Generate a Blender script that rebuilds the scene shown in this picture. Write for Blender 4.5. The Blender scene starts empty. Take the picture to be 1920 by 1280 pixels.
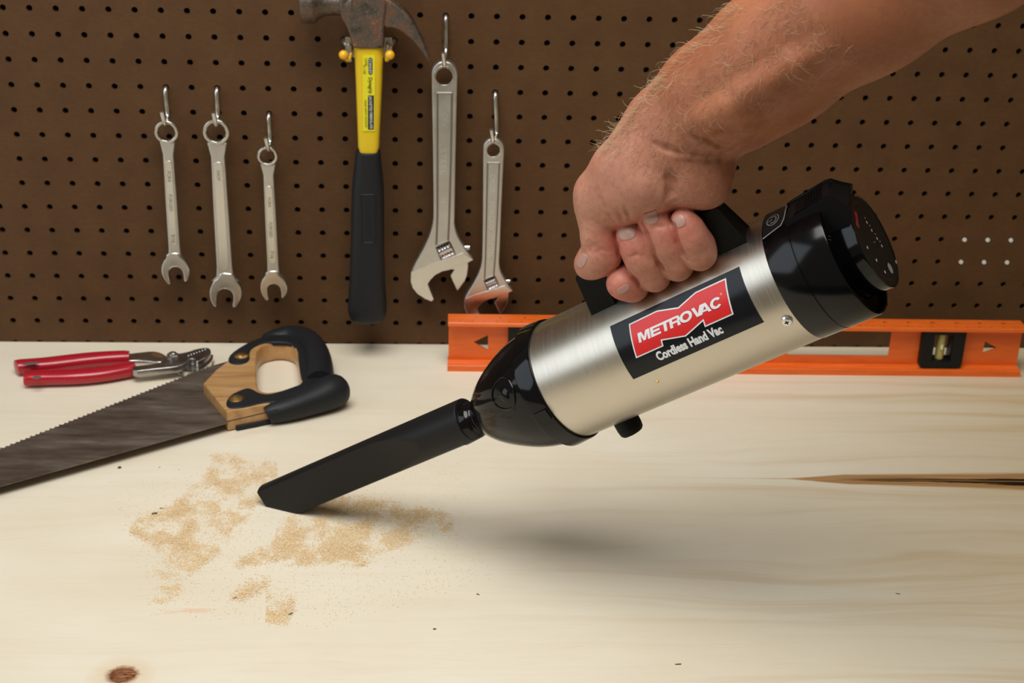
import bpy, bmesh, math, random
import numpy as np
from mathutils import Vector, Matrix, noise

random.seed(7); rng = np.random.default_rng(7)
scn = bpy.context.scene
COL = scn.collection
PI = math.pi

# ------------------------------------------------------------------ camera, world, lights, exposure
CAMR = Matrix(((0.99854514, -0.00642537, -0.05353801), (-0.04666366, 0.39456109, -0.91768407), (0.02702048, 0.91884725, 0.39368722)))
CAMP = Vector((-0.08531497, -1.44479693, 0.62327494))
FPX = 2709.17
cam_data = bpy.data.cameras.new('camera'); cam = bpy.data.objects.new('camera', cam_data); COL.objects.link(cam)
cam.matrix_world = Matrix.Translation(CAMP) @ CAMR.to_4x4()
cam_data.sensor_width = 36.0; cam_data.lens = FPX / 1920 * 36.0
cam_data.clip_start = 0.02; cam_data.clip_end = 50
cam_data.dof.use_dof = True; cam_data.dof.focus_distance = 1.03; cam_data.dof.aperture_fstop = 13
scn.camera = cam

world = bpy.data.worlds.new('world'); scn.world = world; world.use_nodes = True
bg = world.node_tree.nodes['Background']; bg.inputs[0].default_value = (0.74, 0.64, 0.46, 1); bg.inputs[1].default_value = 0.21

def area(name, loc, target, sx, sy, power, color):
    L = bpy.data.lights.new(name, 'AREA'); L.shape = 'RECTANGLE'; L.size = sx; L.size_y = sy; L.energy = power; L.color = color
    o = bpy.data.objects.new(name, L); COL.objects.link(o); o.location = loc
    o.rotation_euler = (Vector(target) - Vector(loc)).to_track_quat('-Z', 'Y').to_euler()
    return o
area('side_window_softbox', (-1.55, -1.00, 0.80), (-0.05, -0.35, 0.2), 1.15, 1.15, 8, (0.80, 0.90, 1.0))
ov = area('overhead_softbox', (-0.18, -0.80, 1.50), (-0.07, -0.24, 0.0), 1.05, 0.90, 11.5, (1.0, 0.985, 0.96))
ov.data.spread = math.radians(125)
scn.view_settings.view_transform = 'Standard'; scn.view_settings.look = 'None'
scn.view_settings.exposure = 0.0; scn.view_settings.gamma = 1.0; scn.view_settings.use_curve_mapping = False

# ------------------------------------------------------------------ survey: camera-calibrated measuring of real points
def ray(px, py):
    return (CAMR @ Vector(((px - 960) / FPX, -(py - 640) / FPX, -1))).normalized()
def at(px, py, axis, value):            # the point where a sight line meets the real plane x/y/z = value
    d = ray(px, py); i = 'xyz'.index(axis)
    return CAMP + d * ((value - CAMP[i]) / d[i])

# the vacuum's own frame: x = its axis (towards the rear), z = up through its handle, y = away from the label side
VS = 1.010; VO = CAMP + 1.012 * (Vector((0.15844313, -0.54252916, 0.28619937)) - CAMP)
VD = Vector((0.74803015, -0.35517246, 0.56062769)).normalized()
_U = (Vector((0, 0, 1)) - VD.z * VD).normalized(); _W = -_U.cross(VD)
_a = math.radians(20)
VZ = (math.cos(_a) * _U + math.sin(_a) * _W).normalized(); VY = VZ.cross(VD).normalized()
VM = Matrix((VD, VY, VZ)).transposed()
def vg(t, y, z): return VO + VS * (t * VD + y * VY + z * VZ)
_V = CAMP - (VO - .25 * VD); _V -= _V.dot(VD) * VD; _V.normalize()
def hp(px, py, e):                      # point at depth e in front of the vacuum's axis
    d = ray(px, py); return CAMP + d * ((VO + _V * e - CAMP).dot(_V) / d.dot(_V))

# ------------------------------------------------------------------ object helpers
def put(o, name, parent=None, label=None, cat=None, group=None, kind=None):
    o.name = name
    if o.name not in COL.objects: COL.objects.link(o)
    if parent is not None: o.parent = parent
    if label: o['label'] = label
    if cat: o['category'] = cat
    if group: o['group'] = group
    if kind: o['kind'] = kind
    return o
def empty(name, loc=(0, 0, 0), rot=None, **k):
    o = bpy.data.objects.new(name, None); o.empty_display_size = .02
    o.location = loc
    if rot is not None: o.rotation_euler = rot.to_euler()
    return put(o, name, **k)
def smooth(me, ang=35):
    me.polygons.foreach_set('use_smooth', [True] * len(me.polygons))
    try: me.set_sharp_from_angle(angle=math.radians(ang))
    except Exception: pass
def mesh(name, V, F, mat, parent=None, world=True, ang=35, **k):
    """V in world coordinates unless world=False (then parent-local)."""
    me = bpy.data.meshes.new(name)
    if parent is not None and world:
        rt = parent
        while rt.parent is not None: rt = rt.parent
        inv = (Matrix.Translation(rt.location) @ rt.rotation_euler.to_matrix().to_4x4()).inverted()
        V = [inv @ Vector(v) for v in V]
    me.from_pydata([tuple(v) for v in V], [], F); me.materials.append(mat); me.update()
    if ang: smooth(me, ang)
    o = bpy.data.objects.new(name, me)
    if parent is None and world and len(V):
        pass
    return put(o, name, parent, **k)
class MB:
    def __init__(s): s.V = []; s.F = []
    def add(s, V, F):
        n = len(s.V); s.V += [Vector(v) for v in V]; s.F += [tuple(i + n for i in f) for f in F]; return s
    def box(s, c, sx, sy, sz, R=None):
        V = []
        for x in (-1, 1):
            for y in (-1, 1):
                for z in (-1, 1):
                    v = Vector((x * sx / 2, y * sy / 2, z * sz / 2))
                    V.append(Vector(c) + (R @ v if R is not None else v))
        return s.add(V, [(0, 1, 3, 2), (4, 6, 7, 5), (0, 4, 5, 1), (2, 3, 7, 6), (0, 2, 6, 4), (1, 5, 7, 3)])
    def tube(s, P, r, n=12, cap=True):
        P = [Vector(p) for p in P]; R = r if isinstance(r, (list, tuple)) else [r] * len(P)
        T = [(P[min(i + 1, len(P) - 1)] - P[max(i - 1, 0)]).normalized() for i in range(len(P))]
        u = T[0].orthogonal().normalized(); V = []; F = []
        for i, p in enumerate(P):
            u = (u - u.dot(T[i]) * T[i]).normalized(); w = T[i].cross(u)
            for k in range(n):
                a = 2 * PI * k / n; V.append(p + R[i] * (math.cos(a) * u + math.sin(a) * w))
        for i in range(len(P) - 1):
            for k in range(n):
                k2 = (k + 1) % n; F.append((i * n + k, i * n + k2, (i + 1) * n + k2, (i + 1) * n + k))
        if cap: F += [tuple(range(n))[::-1], tuple((len(P) - 1) * n + k for k in range(n))]
        return s.add(V, F)
    def lathe(s, prof, n=64, org=(0, 0, 0), R=None):   # prof (t, r) around local x
        V = []; F = []
        for t, r in prof:
            for k in range(n):
                a = 2 * PI * k / n; v = Vector((t, r * math.sin(a), r * math.cos(a)))
                V.append(Vector(org) + (R @ v if R is not None else v))
        m = len(prof)
        for i in range(m - 1):
            for k in range(n):
                k2 = (k + 1) % n; F.append((i * n + k2, i * n + k, (i + 1) * n + k, (i + 1) * n + k2))
        return s.add(V, F)
    def loft(s, secs, n=28, cap=True):   # (centre, ux, uy, rx, ry, power)
        V = []; F = []
        for c, ux, uy, rx, ry, p in secs:
            for k in range(n):
                a = 2 * PI * k / n; ca, sa = math.cos(a), math.sin(a)
                V.append(Vector(c) + Vector(ux) * rx * math.copysign(abs(ca) ** (2 / p), ca) + Vector(uy) * ry * math.copysign(abs(sa) ** (2 / p), sa))
        m = len(secs)
        for i in range(m - 1):
            for k in range(n):
                k2 = (k + 1) % n; F.append((i * n + k, i * n + k2, (i + 1) * n + k2, (i + 1) * n + k))
        if cap: F += [tuple(range(n))[::-1], tuple((m - 1) * n + k for k in range(n))]
        return s.add(V, F)
    def build(s, name, mat, parent=None, world=True, **k):
        return mesh(name, s.V, s.F, mat, parent, world, **k)

def chaikin(P, it=2, closed=True):
    P = [Vector(p) for p in P]
    for _ in range(it):
        Q = []; n = len(P)
        for i in range(n if closed else n - 1):
            a, b = P[i], P[(i + 1) % n]; Q += [a * .75 + b * .25, a * .25 + b * .75]
        P = Q if closed else [P[0]] + Q + [P[-1]]
    return P
def plate(mb, outer, holes, X, Y, Z, O, z0, z1, bev=0, seg=2):
    """Solid plate with holes; outlines are 2-D points in the frame (O, X, Y); from z0 to z1 along Z, edges rounded by bev."""
    cu = bpy.data.curves.new('t', 'CURVE'); cu.dimensions = '2D'; cu.fill_mode = 'BOTH'
    cu.extrude = max(1e-6, (z1 - z0) / 2 - bev); cu.bevel_depth = bev; cu.bevel_resolution = seg; cu.offset = -bev
    for L in [outer] + list(holes):
        sp = cu.splines.new('POLY'); sp.points.add(len(L) - 1); sp.use_cyclic_u = True
        for i, p in enumerate(L): sp.points[i].co = (p[0], p[1], 0, 1)
    o = bpy.data.objects.new('t', cu); COL.objects.link(o)
    me = bpy.data.meshes.new_from_object(o)
    V = [O + X * v.co.x + Y * v.co.y + Z * (v.co.z + (z0 + z1) / 2) for v in me.vertices]
    F = [tuple(p.vertices) for p in me.polygons]
    bpy.data.objects.remove(o); bpy.data.curves.remove(cu); bpy.data.meshes.remove(me)
    return mb.add(V, F)
def text2d(s, size, xs=1, shear=0, off=0, align='LEFT', res=3):
    cu = bpy.data.curves.new('t', 'FONT'); cu.body = s; cu.size = size; cu.shear = shear; cu.offset = off; cu.align_x = align; cu.resolution_u = res
    o = bpy.data.objects.new('t', cu); COL.objects.link(o); me = bpy.data.meshes.new_from_object(o)
    V = [(v.co.x * xs, v.co.y) for v in me.vertices]; F = [tuple(p.vertices) for p in me.polygons]
    bpy.data.objects.remove(o); bpy.data.curves.remove(cu); bpy.data.meshes.remove(me)
    return V, F

# ------------------------------------------------------------------ materials
def mat(name, col, rough=.5, metal=0, spec=.5, coat=0, build=None, aniso=0):
    m = bpy.data.materials.new(name); m.use_nodes = True; nt = m.node_tree; b = nt.nodes['Principled BSDF']
    b.inputs['Base Color'].default_value = (*col, 1); b.inputs['Roughness'].default_value = rough
    b.inputs['Metallic'].default_value = metal; b.inputs['Specular IOR Level'].default_value = spec
    if coat: b.inputs['Coat Weight'].default_value = coat; b.inputs['Coat Roughness'].default_value = .05
    if aniso: b.inputs['Anisotropic'].default_value = aniso
    if build: build(nt, b)
    return m
class N:
    """tiny node-graph writer"""
    def __init__(s, nt): s.nt = nt; s.n = nt.nodes; s.l = nt.links
    def lk(s, a, b):
        if hasattr(a, 'outputs'): a = a.outputs[0]
        s.l.new(a, b)
    def co(s, scale=(1, 1, 1), loc=(0, 0, 0), kind='Object', rot=(0, 0, 0)):
        t = s.n.new('ShaderNodeTexCoord'); m = s.n.new('ShaderNodeMapping'); s.l.new(t.outputs[kind], m.inputs[0])
        m.inputs['Scale'].default_value = scale; m.inputs['Location'].default_value = loc; m.inputs['Rotation'].default_value = rot; return m.outputs[0]
    def noise(s, vec, scale, detail=4, rough=.55, dist=0):
        t = s.n.new('ShaderNodeTexNoise'); t.inputs['Scale'].default_value = scale; t.inputs['Detail'].default_value = detail
        t.inputs['Roughness'].default_value = rough; t.inputs['Distortion'].default_value = dist
        if vec is not None: s.l.new(vec, t.inputs['Vector'])
        return t.outputs['Fac']
    def ramp(s, v, stops):
        r = s.n.new('ShaderNodeValToRGB'); s.lk(v, r.inputs[0]); e = r.color_ramp.elements
        while len(e) < len(stops): e.new(.5)
        for i, (p, c) in enumerate(stops):
            e[i].position = p; e[i].color = (*c, 1) if isinstance(c, tuple) else (c, c, c, 1)
        return r.outputs[0]
    def mix(s, f, a, b, mode='MIX'):
        m = s.n.new('ShaderNodeMix'); m.data_type = 'RGBA'; m.blend_type = mode
        for v, i in ((f, 0), (a, 6), (b, 7)):
            if isinstance(v, (int, float)): m.inputs[i].default_value = v
            elif isinstance(v, tuple): m.inputs[i].default_value = (*v, 1)
            else: s.lk(v, m.inputs[i])
        return m.outputs[2]
    def m(s, op, a, b=0, c=None, clamp=False):
        n = s.n.new('ShaderNodeMath'); n.operation = op; n.use_clamp = clamp
        for i, v in enumerate((a, b) if c is None else (a, b, c)):
            if isinstance(v, (int, float)): n.inputs[i].default_value = v
            else: s.lk(v, n.inputs[i])
        return n.outputs[0]
    def mr(s, v, a, b, c, d):
        n = s.n.new('ShaderNodeMapRange'); s.lk(v, n.inputs[0])
        for i, x in enumerate((a, b, c, d)): n.inputs[i + 1].default_value = x
        return n.outputs[0]
    def bump(s, b, h, strength, dist):
        n = s.n.new('ShaderNodeBump'); n.inputs['Strength'].default_value = strength; n.inputs['Distance'].default_value = dist
        s.lk(h, n.inputs['Height']); s.l.new(n.outputs[0], b.inputs['Normal'])
    def xyz(s, vec):
        n = s.n.new('ShaderNodeSeparateXYZ'); s.lk(vec, n.inputs[0]); return n.outputs

def b_pegboard(nt, b):
    g = N(nt); v = g.co(); a = g.noise(v, 28, 5, .6); c = g.noise(v, 600, 3, .7); d = g.noise(g.co((1, 1, 2.5)), 130, 4, .65)
    col = g.ramp(a, [(.25, (.078, .034, .0105)), (.75, (.110, .051, .017))])
    col = g.mix(g.mr(d, .35, .7, 0, .5), col, (.068, .030, .010)); col = g.mix(g.mr(c, .62, .8, 0, .3), col, (.19, .10, .045))
    g.lk(col, b.inputs['Base Color']); g.bump(b, g.m('ADD', c, d), .35, .0006)
PEG = mat('brown_hardboard', (.1, .05, .02), .62, spec=.3, build=b_pegboard)
DARKW = mat('gap_shade_backing', (.012, .009, .007), .9)  # near-black colour stands in for the shade in the gap behind the board
HOLELIT = mat('white_hole_light', (.75, .73, .7), .6)

def b_pine(nt, b):
    g = N(nt); P = g.co(); X, Y, Z = g.xyz(P)[:3]
    wob = g.noise(g.co((1.2, 5, 1)), 1.6, 3, .5)
    yy = g.m('ADD', Y, g.m('MULTIPLY', wob, .10))
    cb = g.n.new('ShaderNodeCombineXYZ'); g.lk(g.m('MULTIPLY', X, .9), cb.inputs[0]); g.lk(g.m('MULTIPLY', yy, 30), cb.inputs[1])
    grain = g.noise(cb.outputs[0], 1.6, 6, .6)
    cb2 = g.n.new('ShaderNodeCombineXYZ'); g.lk(g.m('MULTIPLY', X, 14), cb2.inputs[0]); g.lk(g.m('MULTIPLY', yy, 420), cb2.inputs[1])
    fine = g.noise(cb2.outputs[0], 1.5, 4, .6)
    cloud = g.noise(g.co((2.2, 5, 1)), 1.8, 4, .55)
    col = g.ramp(cloud, [(.3, (.76, .675, .515)), (.7, (.84, .775, .635))])
    right = g.mr(X, -.05, .50, .18, 1.0)
    lines = g.m('MULTIPLY', g.mr(grain, .50, .70, 0, 1), right, clamp=True)
    col = g.mix(g.m('MULTIPLY', lines, .75), col, (.60, .43, .23))
    l2 = g.m('MULTIPLY', g.mr(grain, .36, .26, 0, 1), right, clamp=True)
    col = g.mix(g.m('MULTIPLY', l2, .5), col, (.66, .50, .30))
    col = g.mix(g.m('MULTIPLY', g.mr(X, .20, .50, 0, .85), g.mr(grain, .25, .65, .45, 1.0)), col, (.58, .45, .25))  # browner wood to the right, its colour also carrying the light fading there
    col = g.mix(g.mr(fine, .58, .78, 0, .42), col, (.66, .53, .34))
    # small specks
    vo = g.n.new('ShaderNodeTexVoronoi'); vo.inputs['Scale'].default_value = 26; g.lk(P, vo.inputs['Vector'])
    sp = g.m('LESS_THAN', vo.outputs['Distance'], .022); sel = g.m('GREATER_THAN', g.noise(P, 9, 2), .54)
    col = g.mix(g.m('MULTIPLY', g.m('MULTIPLY', sp, sel), .7), col, (.22, .15, .08))
    # the resin split at the right
    n1 = g.noise(g.co((6, 60, 1)), 2.0, 4, .6)
    yc = g.m('ADD', g.m('MULTIPLY', g.m('SUBTRACT', X, .245), -.022), -.3035)
    dy = g.m('ABSOLUTE', g.m('ADD', g.m('SUBTRACT', Y, yc), g.m('MULTIPLY', g.m('SUBTRACT', n1, .5), .004)))
    half = g.m('ADD', g.m('MULTIPLY', g.mr(X, .235, .29, 0, 1), .0085), g.m('MULTIPLY', g.mr(X, .30, .46, 0, 1), .0075))
    halo = g.m('MULTIPLY', g.m('SUBTRACT', 1.15, g.m('DIVIDE', dy, g.m('ADD', half, .0005))), 3.0, clamp=True)
    halo = g.m('MULTIPLY', halo, g.mr(X, .20, .25, 0, 1))
    streak = g.noise(g.co((10, 260, 1)), 1.4, 4, .6)
    col = g.mix(g.m('MULTIPLY', halo, .93), col, g.ramp(streak, [(.3, (.50, .27, .085)), (.7, (.30, .135, .035))]))
    core_h = g.m('MULTIPLY', g.mr(X, .27, .45, .0007, .0058), g.mr(n1, .3, .7, .5, 1.5))
    core = g.m('MULTIPLY', g.m('SUBTRACT', 1.2, g.m('DIVIDE', dy, core_h)), 3.0, clamp=True)
    core = g.m('MULTIPLY', core, g.mr(X, .275, .31, 0, 1))
    col = g.mix(core, col, (.018, .009, .005))
    # faint lead-in line of the split
    lead = g.m('MULTIPLY', g.m('MULTIPLY', g.m('SUBTRACT', 1, g.m('DIVIDE', dy, .0016)), g.mr(X, .12, .24, 0, .7)), 1, clamp=True)
    col = g.mix(g.m('MULTIPLY', lead, .7), col, (.52, .33, .14))
    # knot near the front edge and a pink-orange resin streak
    def ell(cx, cy, rx, ry):
        ex = g.m('DIVIDE', g.m('SUBTRACT', X, cx), rx); ey = g.m('DIVIDE', g.m('SUBTRACT', Y, cy), ry)
        return g.m('SQRT', g.m('ADD', g.m('MULTIPLY', ex, ex), g.m('MULTIPLY', ey, ey)))
    kn = g.m('ADD', ell(-.3035, -.5915, .0115, .0105), g.m('MULTIPLY', g.m('SUBTRACT', g.noise(P, 120, 3), .5), .7))
    col = g.mix(g.mr(kn, 2.3, 1.0, 0, .5), col, (.72, .52, .30))
    col = g.mix(g.mr(kn, 1.15, .75, 0, 1), col, g.ramp(g.noise(g.co((150, 500, 1)), 1, 3, .6), [(.35, (.10, .028, .012)), (.65, (.38, .16, .07))]))
    st = g.m('ADD', ell(-.270, -.5115, .020, .0045), g.m('MULTIPLY', g.m('SUBTRACT', g.noise(g.co((30, 200, 1)), 1.5, 3), .5), 3.2))
    col = g.mix(g.mr(st, 1.0, .3, 0, .4), col, (.80, .40, .20))
    g.lk(col, b.inputs['Base Color'])
    hgt = g.m('SUBTRACT', g.m('MULTIPLY', fine, .25), g.m('MULTIPLY', core, 3.0))
    g.bump(b, hgt, .5, .0007)
    g.lk(g.mr(fine, .3, .8, .55, .42), b.inputs['Roughness'])
PINE = mat('pale_pine_plywood', (.75, .65, .48), .5, spec=.25, build=b_pine)

def b_brushed(nt, b):
    g = N(nt); f = g.noise(g.co((2600, 12, 12)), 1.0, 2, .5); l = g.noise(g.co(), 14, 3)
    g.lk(g.mr(f, .3, .7, .29, .36), b.inputs['Roughness'])
    g.lk(g.mix(g.mr(l, .4, .7, 0, .25), (.63, .58, .50), (.56, .50, .41)), b.inputs['Base Color'])
    g.bump(b, f, .03, .0001)
BRUSHED = mat('brushed_steel', (.66, .63, .58), .3, 1, build=b_brushed)
BLKG = mat('glossy_black_plastic', (.003, .003, .0035), .09, spec=.32)
BLKS = mat('satin_black_plastic', (.007, .007, .008), .30, spec=.22)
BLKH = mat('black_handle_plastic', (.005, .005, .005), .45, spec=.14)
BLKM = mat('matt_black_nozzle', (.009, .0085, .009), .45, spec=.26)
BLKF = mat('black_printed_face', (.012, .012, .012), .38, spec=.35)
LBL = mat('black_label_film', (.008, .009, .012), .20, spec=.30)
RED = mat('red_print', (.70, .022, .022), .3); WHT = mat('white_print', (.82, .83, .85), .35)
REDD = mat('dark_red_print', (.20, .012, .016), .4)
GREYP = mat('grey_print', (.42, .42, .42), .4); YEL_P = mat('cream_print', (.8, .66, .4), .4)
CHROME = mat('chrome', (.72, .73, .74), .16, 1)
def b_zinc(nt, b):
    g = N(nt); g.lk(g.ramp(g.noise(g.co(), 90, 4), [(.35, (.62, .60, .52)), (.65, (.78, .80, .80))]), b.inputs['Base Color'])
ZINC = mat('zinc_wire', (.7, .7, .66), .26, 1, build=b_zinc)
def satin(name, c1, c2, r1, r2, bump=.06, scale=60):
    def f(nt, b):
        g = N(nt); n = g.noise(g.co(), scale, 5, .6); n2 = g.noise(g.co(), scale * 12, 3, .6)
        g.lk(g.ramp(n, [(.3, c1), (.7, c2)]), b.inputs['Base Color']); g.lk(g.mr(n, .3, .7, r1, r2), b.inputs['Roughness']); g.bump(b, n2, bump, .0003)
    return mat(name, c1, r1, 1, build=f)
WRENCH = satin('satin_chrome_steel', (.60, .585, .55), (.70, .69, .66), .33, .42)
WRENCHP = satin('polished_wrench_face', (.66, .63, .57), (.74, .73, .70), .20, .30, .02)
STAMP = mat('stamped_lettering_shadow', (.20, .18, .16), .5, .6)
EMBOSS = mat('worn_raised_lettering', (.80, .79, .77), .30, .9)
def b_hammer(nt, b):
    g = N(nt); n = g.noise(g.co(), 55, 6, .65); n2 = g.noise(g.co(), 420, 4, .7)
    c = g.ramp(n, [(.3, (.075, .058, .045)), (.5, (.16, .13, .105)), (.64, (.17, .075, .035)), (.8, (.28, .25, .22))])
    c = g.mix(g.mr(n2, .55, .72, 0, .6), c, (.36, .33, .28)); g.lk(c, b.inputs['Base Color'])
    g.lk(g.mr(n, .3, .7, .35, .65), b.inputs['Roughness']); g.lk(g.mr(n, .5, .66, .9, .45), b.inputs['Metallic']); g.bump(b, n2, .5, .0006)
HAMMER = mat('rusty_forged_steel', (.2, .17, .14), .5, .8, build=b_hammer)
def b_blade(nt, b):
    g = N(nt); v = g.co((4, 16, 1), rot=(0, 0, -.42)); n = g.noise(v, 4, 6, .65); n2 = g.noise(g.co(), 300, 4, .7)
    c = g.ramp(n, [(.3, (.085, .062, .048)), (.52, (.16, .125, .098)), (.75, (.26, .225, .19))])
    X, Y, Z = g.xyz(g.co())[:3]
    d = g.m('SQRT', g.m('ADD', g.m('POWER', g.m('SUBTRACT', X, -.287), 2), g.m('POWER', g.m('SUBTRACT', Y, -.198), 2)))
    c = g.mix(g.m('MULTIPLY', g.mr(d, .035, .005, 0, .9), g.mr(n2, .3, .6, .5, 1)), c, (.30, .11, .03))
    c = g.mix(g.mr(n2, .6, .75, 0, .25), c, (.25, .21, .17)); g.lk(c, b.inputs['Base Color'])
    g.lk(g.mr(n, .3, .7, .34, .52), b.inputs['Roughness']); g.bump(b, n2, .15, .0003)
BLADE = mat('rusty_saw_steel', (.1, .08, .06), .45, .55, build=b_blade)
def b_oak(nt, b):
    g = N(nt); v = g.co((5, 60, 30), rot=(0, 0, -.12)); n = g.noise(v, 2.2, 5, .6, .4)
    g.lk(g.ramp(n, [(.3, (.30, .150, .052)), (.5, (.46, .25, .092)), (.75, (.56, .33, .135))]), b.inputs['Base Color']); g.bump(b, n, .12, .0005)
OAK = mat('varnished_beech', (.5, .28, .1), .33, spec=.5, coat=.25, build=b_oak)
RUB = mat('black_rubber_grip', (.011, .012, .014), .5, spec=.3)
BRASS = mat('brass_screw', (.72, .47, .16), .28, 1)
YELLOW = mat('yellow_fibreglass', (.72, .50, .012), .34, spec=.5)
YLAB = mat('lemon_label', (.74, .68, .02), .4)
BLKP = mat('black_print', (.01, .01, .01), .4)
YBALL = mat('orange_yellow_vinyl', (.85, .45, .01), .3, coat=.3)
PLRED = mat('red_dipped_vinyl', (.40, .006, .018), .24, spec=.5, coat=.3)
WORNG = mat('worn_grey_patch', (.10, .09, .085), .6)
def b_orange(nt, b):
    g = N(nt); n = g.noise(g.co((1, 8, 8)), 30, 4); g.lk(g.ramp(n, [(.3, (.70, .115, .012)), (.7, (.82, .155, .018))]), b.inputs['Base Color']); g.lk(g.mr(n, .3, .7, .26, .4), b.inputs['Roughness'])
ORANGE = mat('orange_painted_aluminium', (.78, .14, .015), .3, spec=.5, build=b_orange)
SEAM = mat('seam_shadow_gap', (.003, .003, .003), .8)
GLASSY = mat('yellow_green_vial', (.45, .38, .12), .1, spec=.6)
def b_dust(nt, b):
    g = N(nt); o = g.n.new('ShaderNodeTexNoise'); o.inputs['Scale'].default_value = 900; g.lk(g.co(), o.inputs['Vector'])
    g.lk(g.ramp(o.outputs['Fac'], [(.3, (.74, .48, .23)), (.5, (.88, .66, .37)), (.7, (.92, .77, .52))]), b.inputs['Base Color'])
DUST = mat('sawdust', (.75, .58, .35), .8, spec=.2, build=b_dust)
CHIP = mat('dark_bark_chip', (.10, .055, .03), .8); REDT = mat('red_thread', (.6, .08, .08), .7); LEAF = mat('dull_green_flake', (.10, .15, .09), .6)

def b_skin(nt, b):
    g = N(nt); P = g.co()
    at_ = g.n.new('ShaderNodeAttribute'); at_.attribute_name = 'flush'
    n = g.noise(P, 26, 5, .6); n2 = g.noise(P, 240, 4, .65); n3 = g.noise(P, 1100, 2, .6)
    arm = g.ramp(n, [(.3, (.335, .112, .050)), (.7, (.42, .160, .076))])
    palm = g.ramp(n, [(.3, (.46, .195, .125)), (.7, (.54, .26, .175))])
    tip = g.ramp(n, [(.3, (.56, .145, .105)), (.7, (.64, .22, .165))])
    r, gg, bb = 0, 0, 0
    sc = g.n.new('ShaderNodeSeparateColor'); g.lk(at_.outputs['Color'], sc.inputs[0])
    c = g.mix(sc.outputs[0], arm, palm); c = g.mix(sc.outputs[1], c, tip)
    c = g.mix(g.mr(n2, .45, .72, 0, .42), c, (.30, .095, .05))
    vo = g.n.new('ShaderNodeTexVoronoi'); vo.inputs['Scale'].default_value = 95; g.lk(P, vo.inputs['Vector'])
    fr = g.m('MULTIPLY', g.m('LESS_THAN', vo.outputs['Distance'], .10), g.m('GREATER_THAN', g.noise(P, 50, 2), .60))
    c = g.mix(g.m('MULTIPLY', g.m('MULTIPLY', fr, g.m('SUBTRACT', 1, sc.outputs[0])), .4), c, (.22, .07, .04))
    g.lk(c, b.inputs['Base Color'])
    b.inputs['Subsurface Weight'].default_value = .12; b.inputs['Subsurface Radius'].default_value = (.006, .0022, .0012); b.inputs['Subsurface Scale'].default_value = .6
    g.bump(b, g.m('ADD', g.m('MULTIPLY', n2, .7), g.m('MULTIPLY', n3, .5)), .22, .0008)
    g.lk(g.mr(n2, .3, .7, .42, .58), b.inputs['Roughness'])
SKIN = mat('skin', (.5, .25, .15), .5, spec=.4, build=b_skin)
NAIL = mat('fingernail', (.45, .255, .20), .38, spec=.5); HAIRM = mat('pale_arm_hair', (.55, .42, .26), .45); HAIRD = mat('brown_arm_hair', (.25, .11, .05), .5)

X3, Y3, Z3 = Vector((1, 0, 0)), Vector((0, 1, 0)), Vector((0, 0, 1))
NY = Vector((0, -1, 0))

# ------------------------------------------------------------------ setting
P_ = .0254; ROW0 = .3542
def pegboard():
    me = MB(); n = 12; R = .0031; th = .0045
    c0, c1, r0, r1 = -32, 76, -20, 14
    corner = [(1, 0), (1, 1), (0, 1), (-1, 1), (-1, 0), (-1, -1), (0, -1), (1, -1)]
    V = []; F = []; idx = {}
    def vid(p):
        k = (round(p[0] * 1e5), round(p[1] * 1e5), round(p[2] * 1e5))
        if k not in idx: idx[k] = len(V); V.append(p)
        return idx[k]
    for c in range(c0, c1):
        for r in range(r0, r1 + 1):
            x, z = (c - 20) * P_, ROW0 - r * P_
            h = P_ / 2
            ring = [(x + R * math.cos(2 * PI * k / 16), z + R * math.sin(2 * PI * k / 16)) for k in range(16)]
            sq = []
            for k in range(16):
                a = 2 * PI * k / 16; m = max(abs(math.cos(a)), abs(math.sin(a))); sq.append((x + h * math.cos(a) / m, z + h * math.sin(a) / m))
            o = [vid((p[0], 0, p[1])) for p in sq]; i0 = [vid((p[0], 0, p[1])) for p in ring]; i1 = [vid((p[0], th, p[1])) for p in ring]
            for k in range(16):
                k2 = (k + 1) % 16
                F.append((o[k], i0[k], i0[k2], o[k2])); F.append((i0[k], i1[k], i1[k2], i0[k2]))
    return mesh('wall_back', V, [f[::-1] for f in F], PEG, ang=25, kind='structure')
wall = pegboard()
wall['label'] = 'brown perforated hardboard with an even grid of round holes'
b = MB(); b.box((.04, .052, .42), 2.85, .01, 1.12); b.build('wall_rear_shade', DARKW, kind='structure')
wd = (-8, 0)
for (px, py) in [(1808, 453), (1851, 453), (1894.5, 453), (1802, 495), (1845, 495), (1888, 495.5)]:  # solid white discs stand in for light showing through these holes
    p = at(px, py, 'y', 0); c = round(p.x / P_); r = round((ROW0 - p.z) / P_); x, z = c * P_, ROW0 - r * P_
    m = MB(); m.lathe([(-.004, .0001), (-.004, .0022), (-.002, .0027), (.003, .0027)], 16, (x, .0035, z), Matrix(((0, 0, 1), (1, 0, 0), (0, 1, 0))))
    m.build('hole_light_disc', HOLELIT, wall, label='white disc standing for light seen through a board hole')
b = MB(); b.box((0, -1.2, -.905), 5, 4, .01)
b.build('floor', mat('grey_floor', (.12, .115, .11), .7), kind='structure')

bench = empty('workbench', (0, -.5, -.9), label='pale pine plywood workbench top in front of the brown pegboard', cat='workbench')
b = MB(); plate(b, [(-1.32, -.95), (1.42, -.95), (1.42, -.0006), (-1.32, -.0006)], [], X3, Y3, Z3, Vector((0, 0, 0)), -.018, 0, .0008)
b.build('worktop', PINE, None); top = bpy.data.objects['worktop']; top.parent = bench; top.matrix_parent_inverse = Matrix.Translation(-bench.location)
for x in (-1.25, 1.35):
    for y in (-.9, -.1):
        b = MB(); b.box((x, y, -.459), .07, .07, .882); b.build('leg', OAK, bench)

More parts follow.
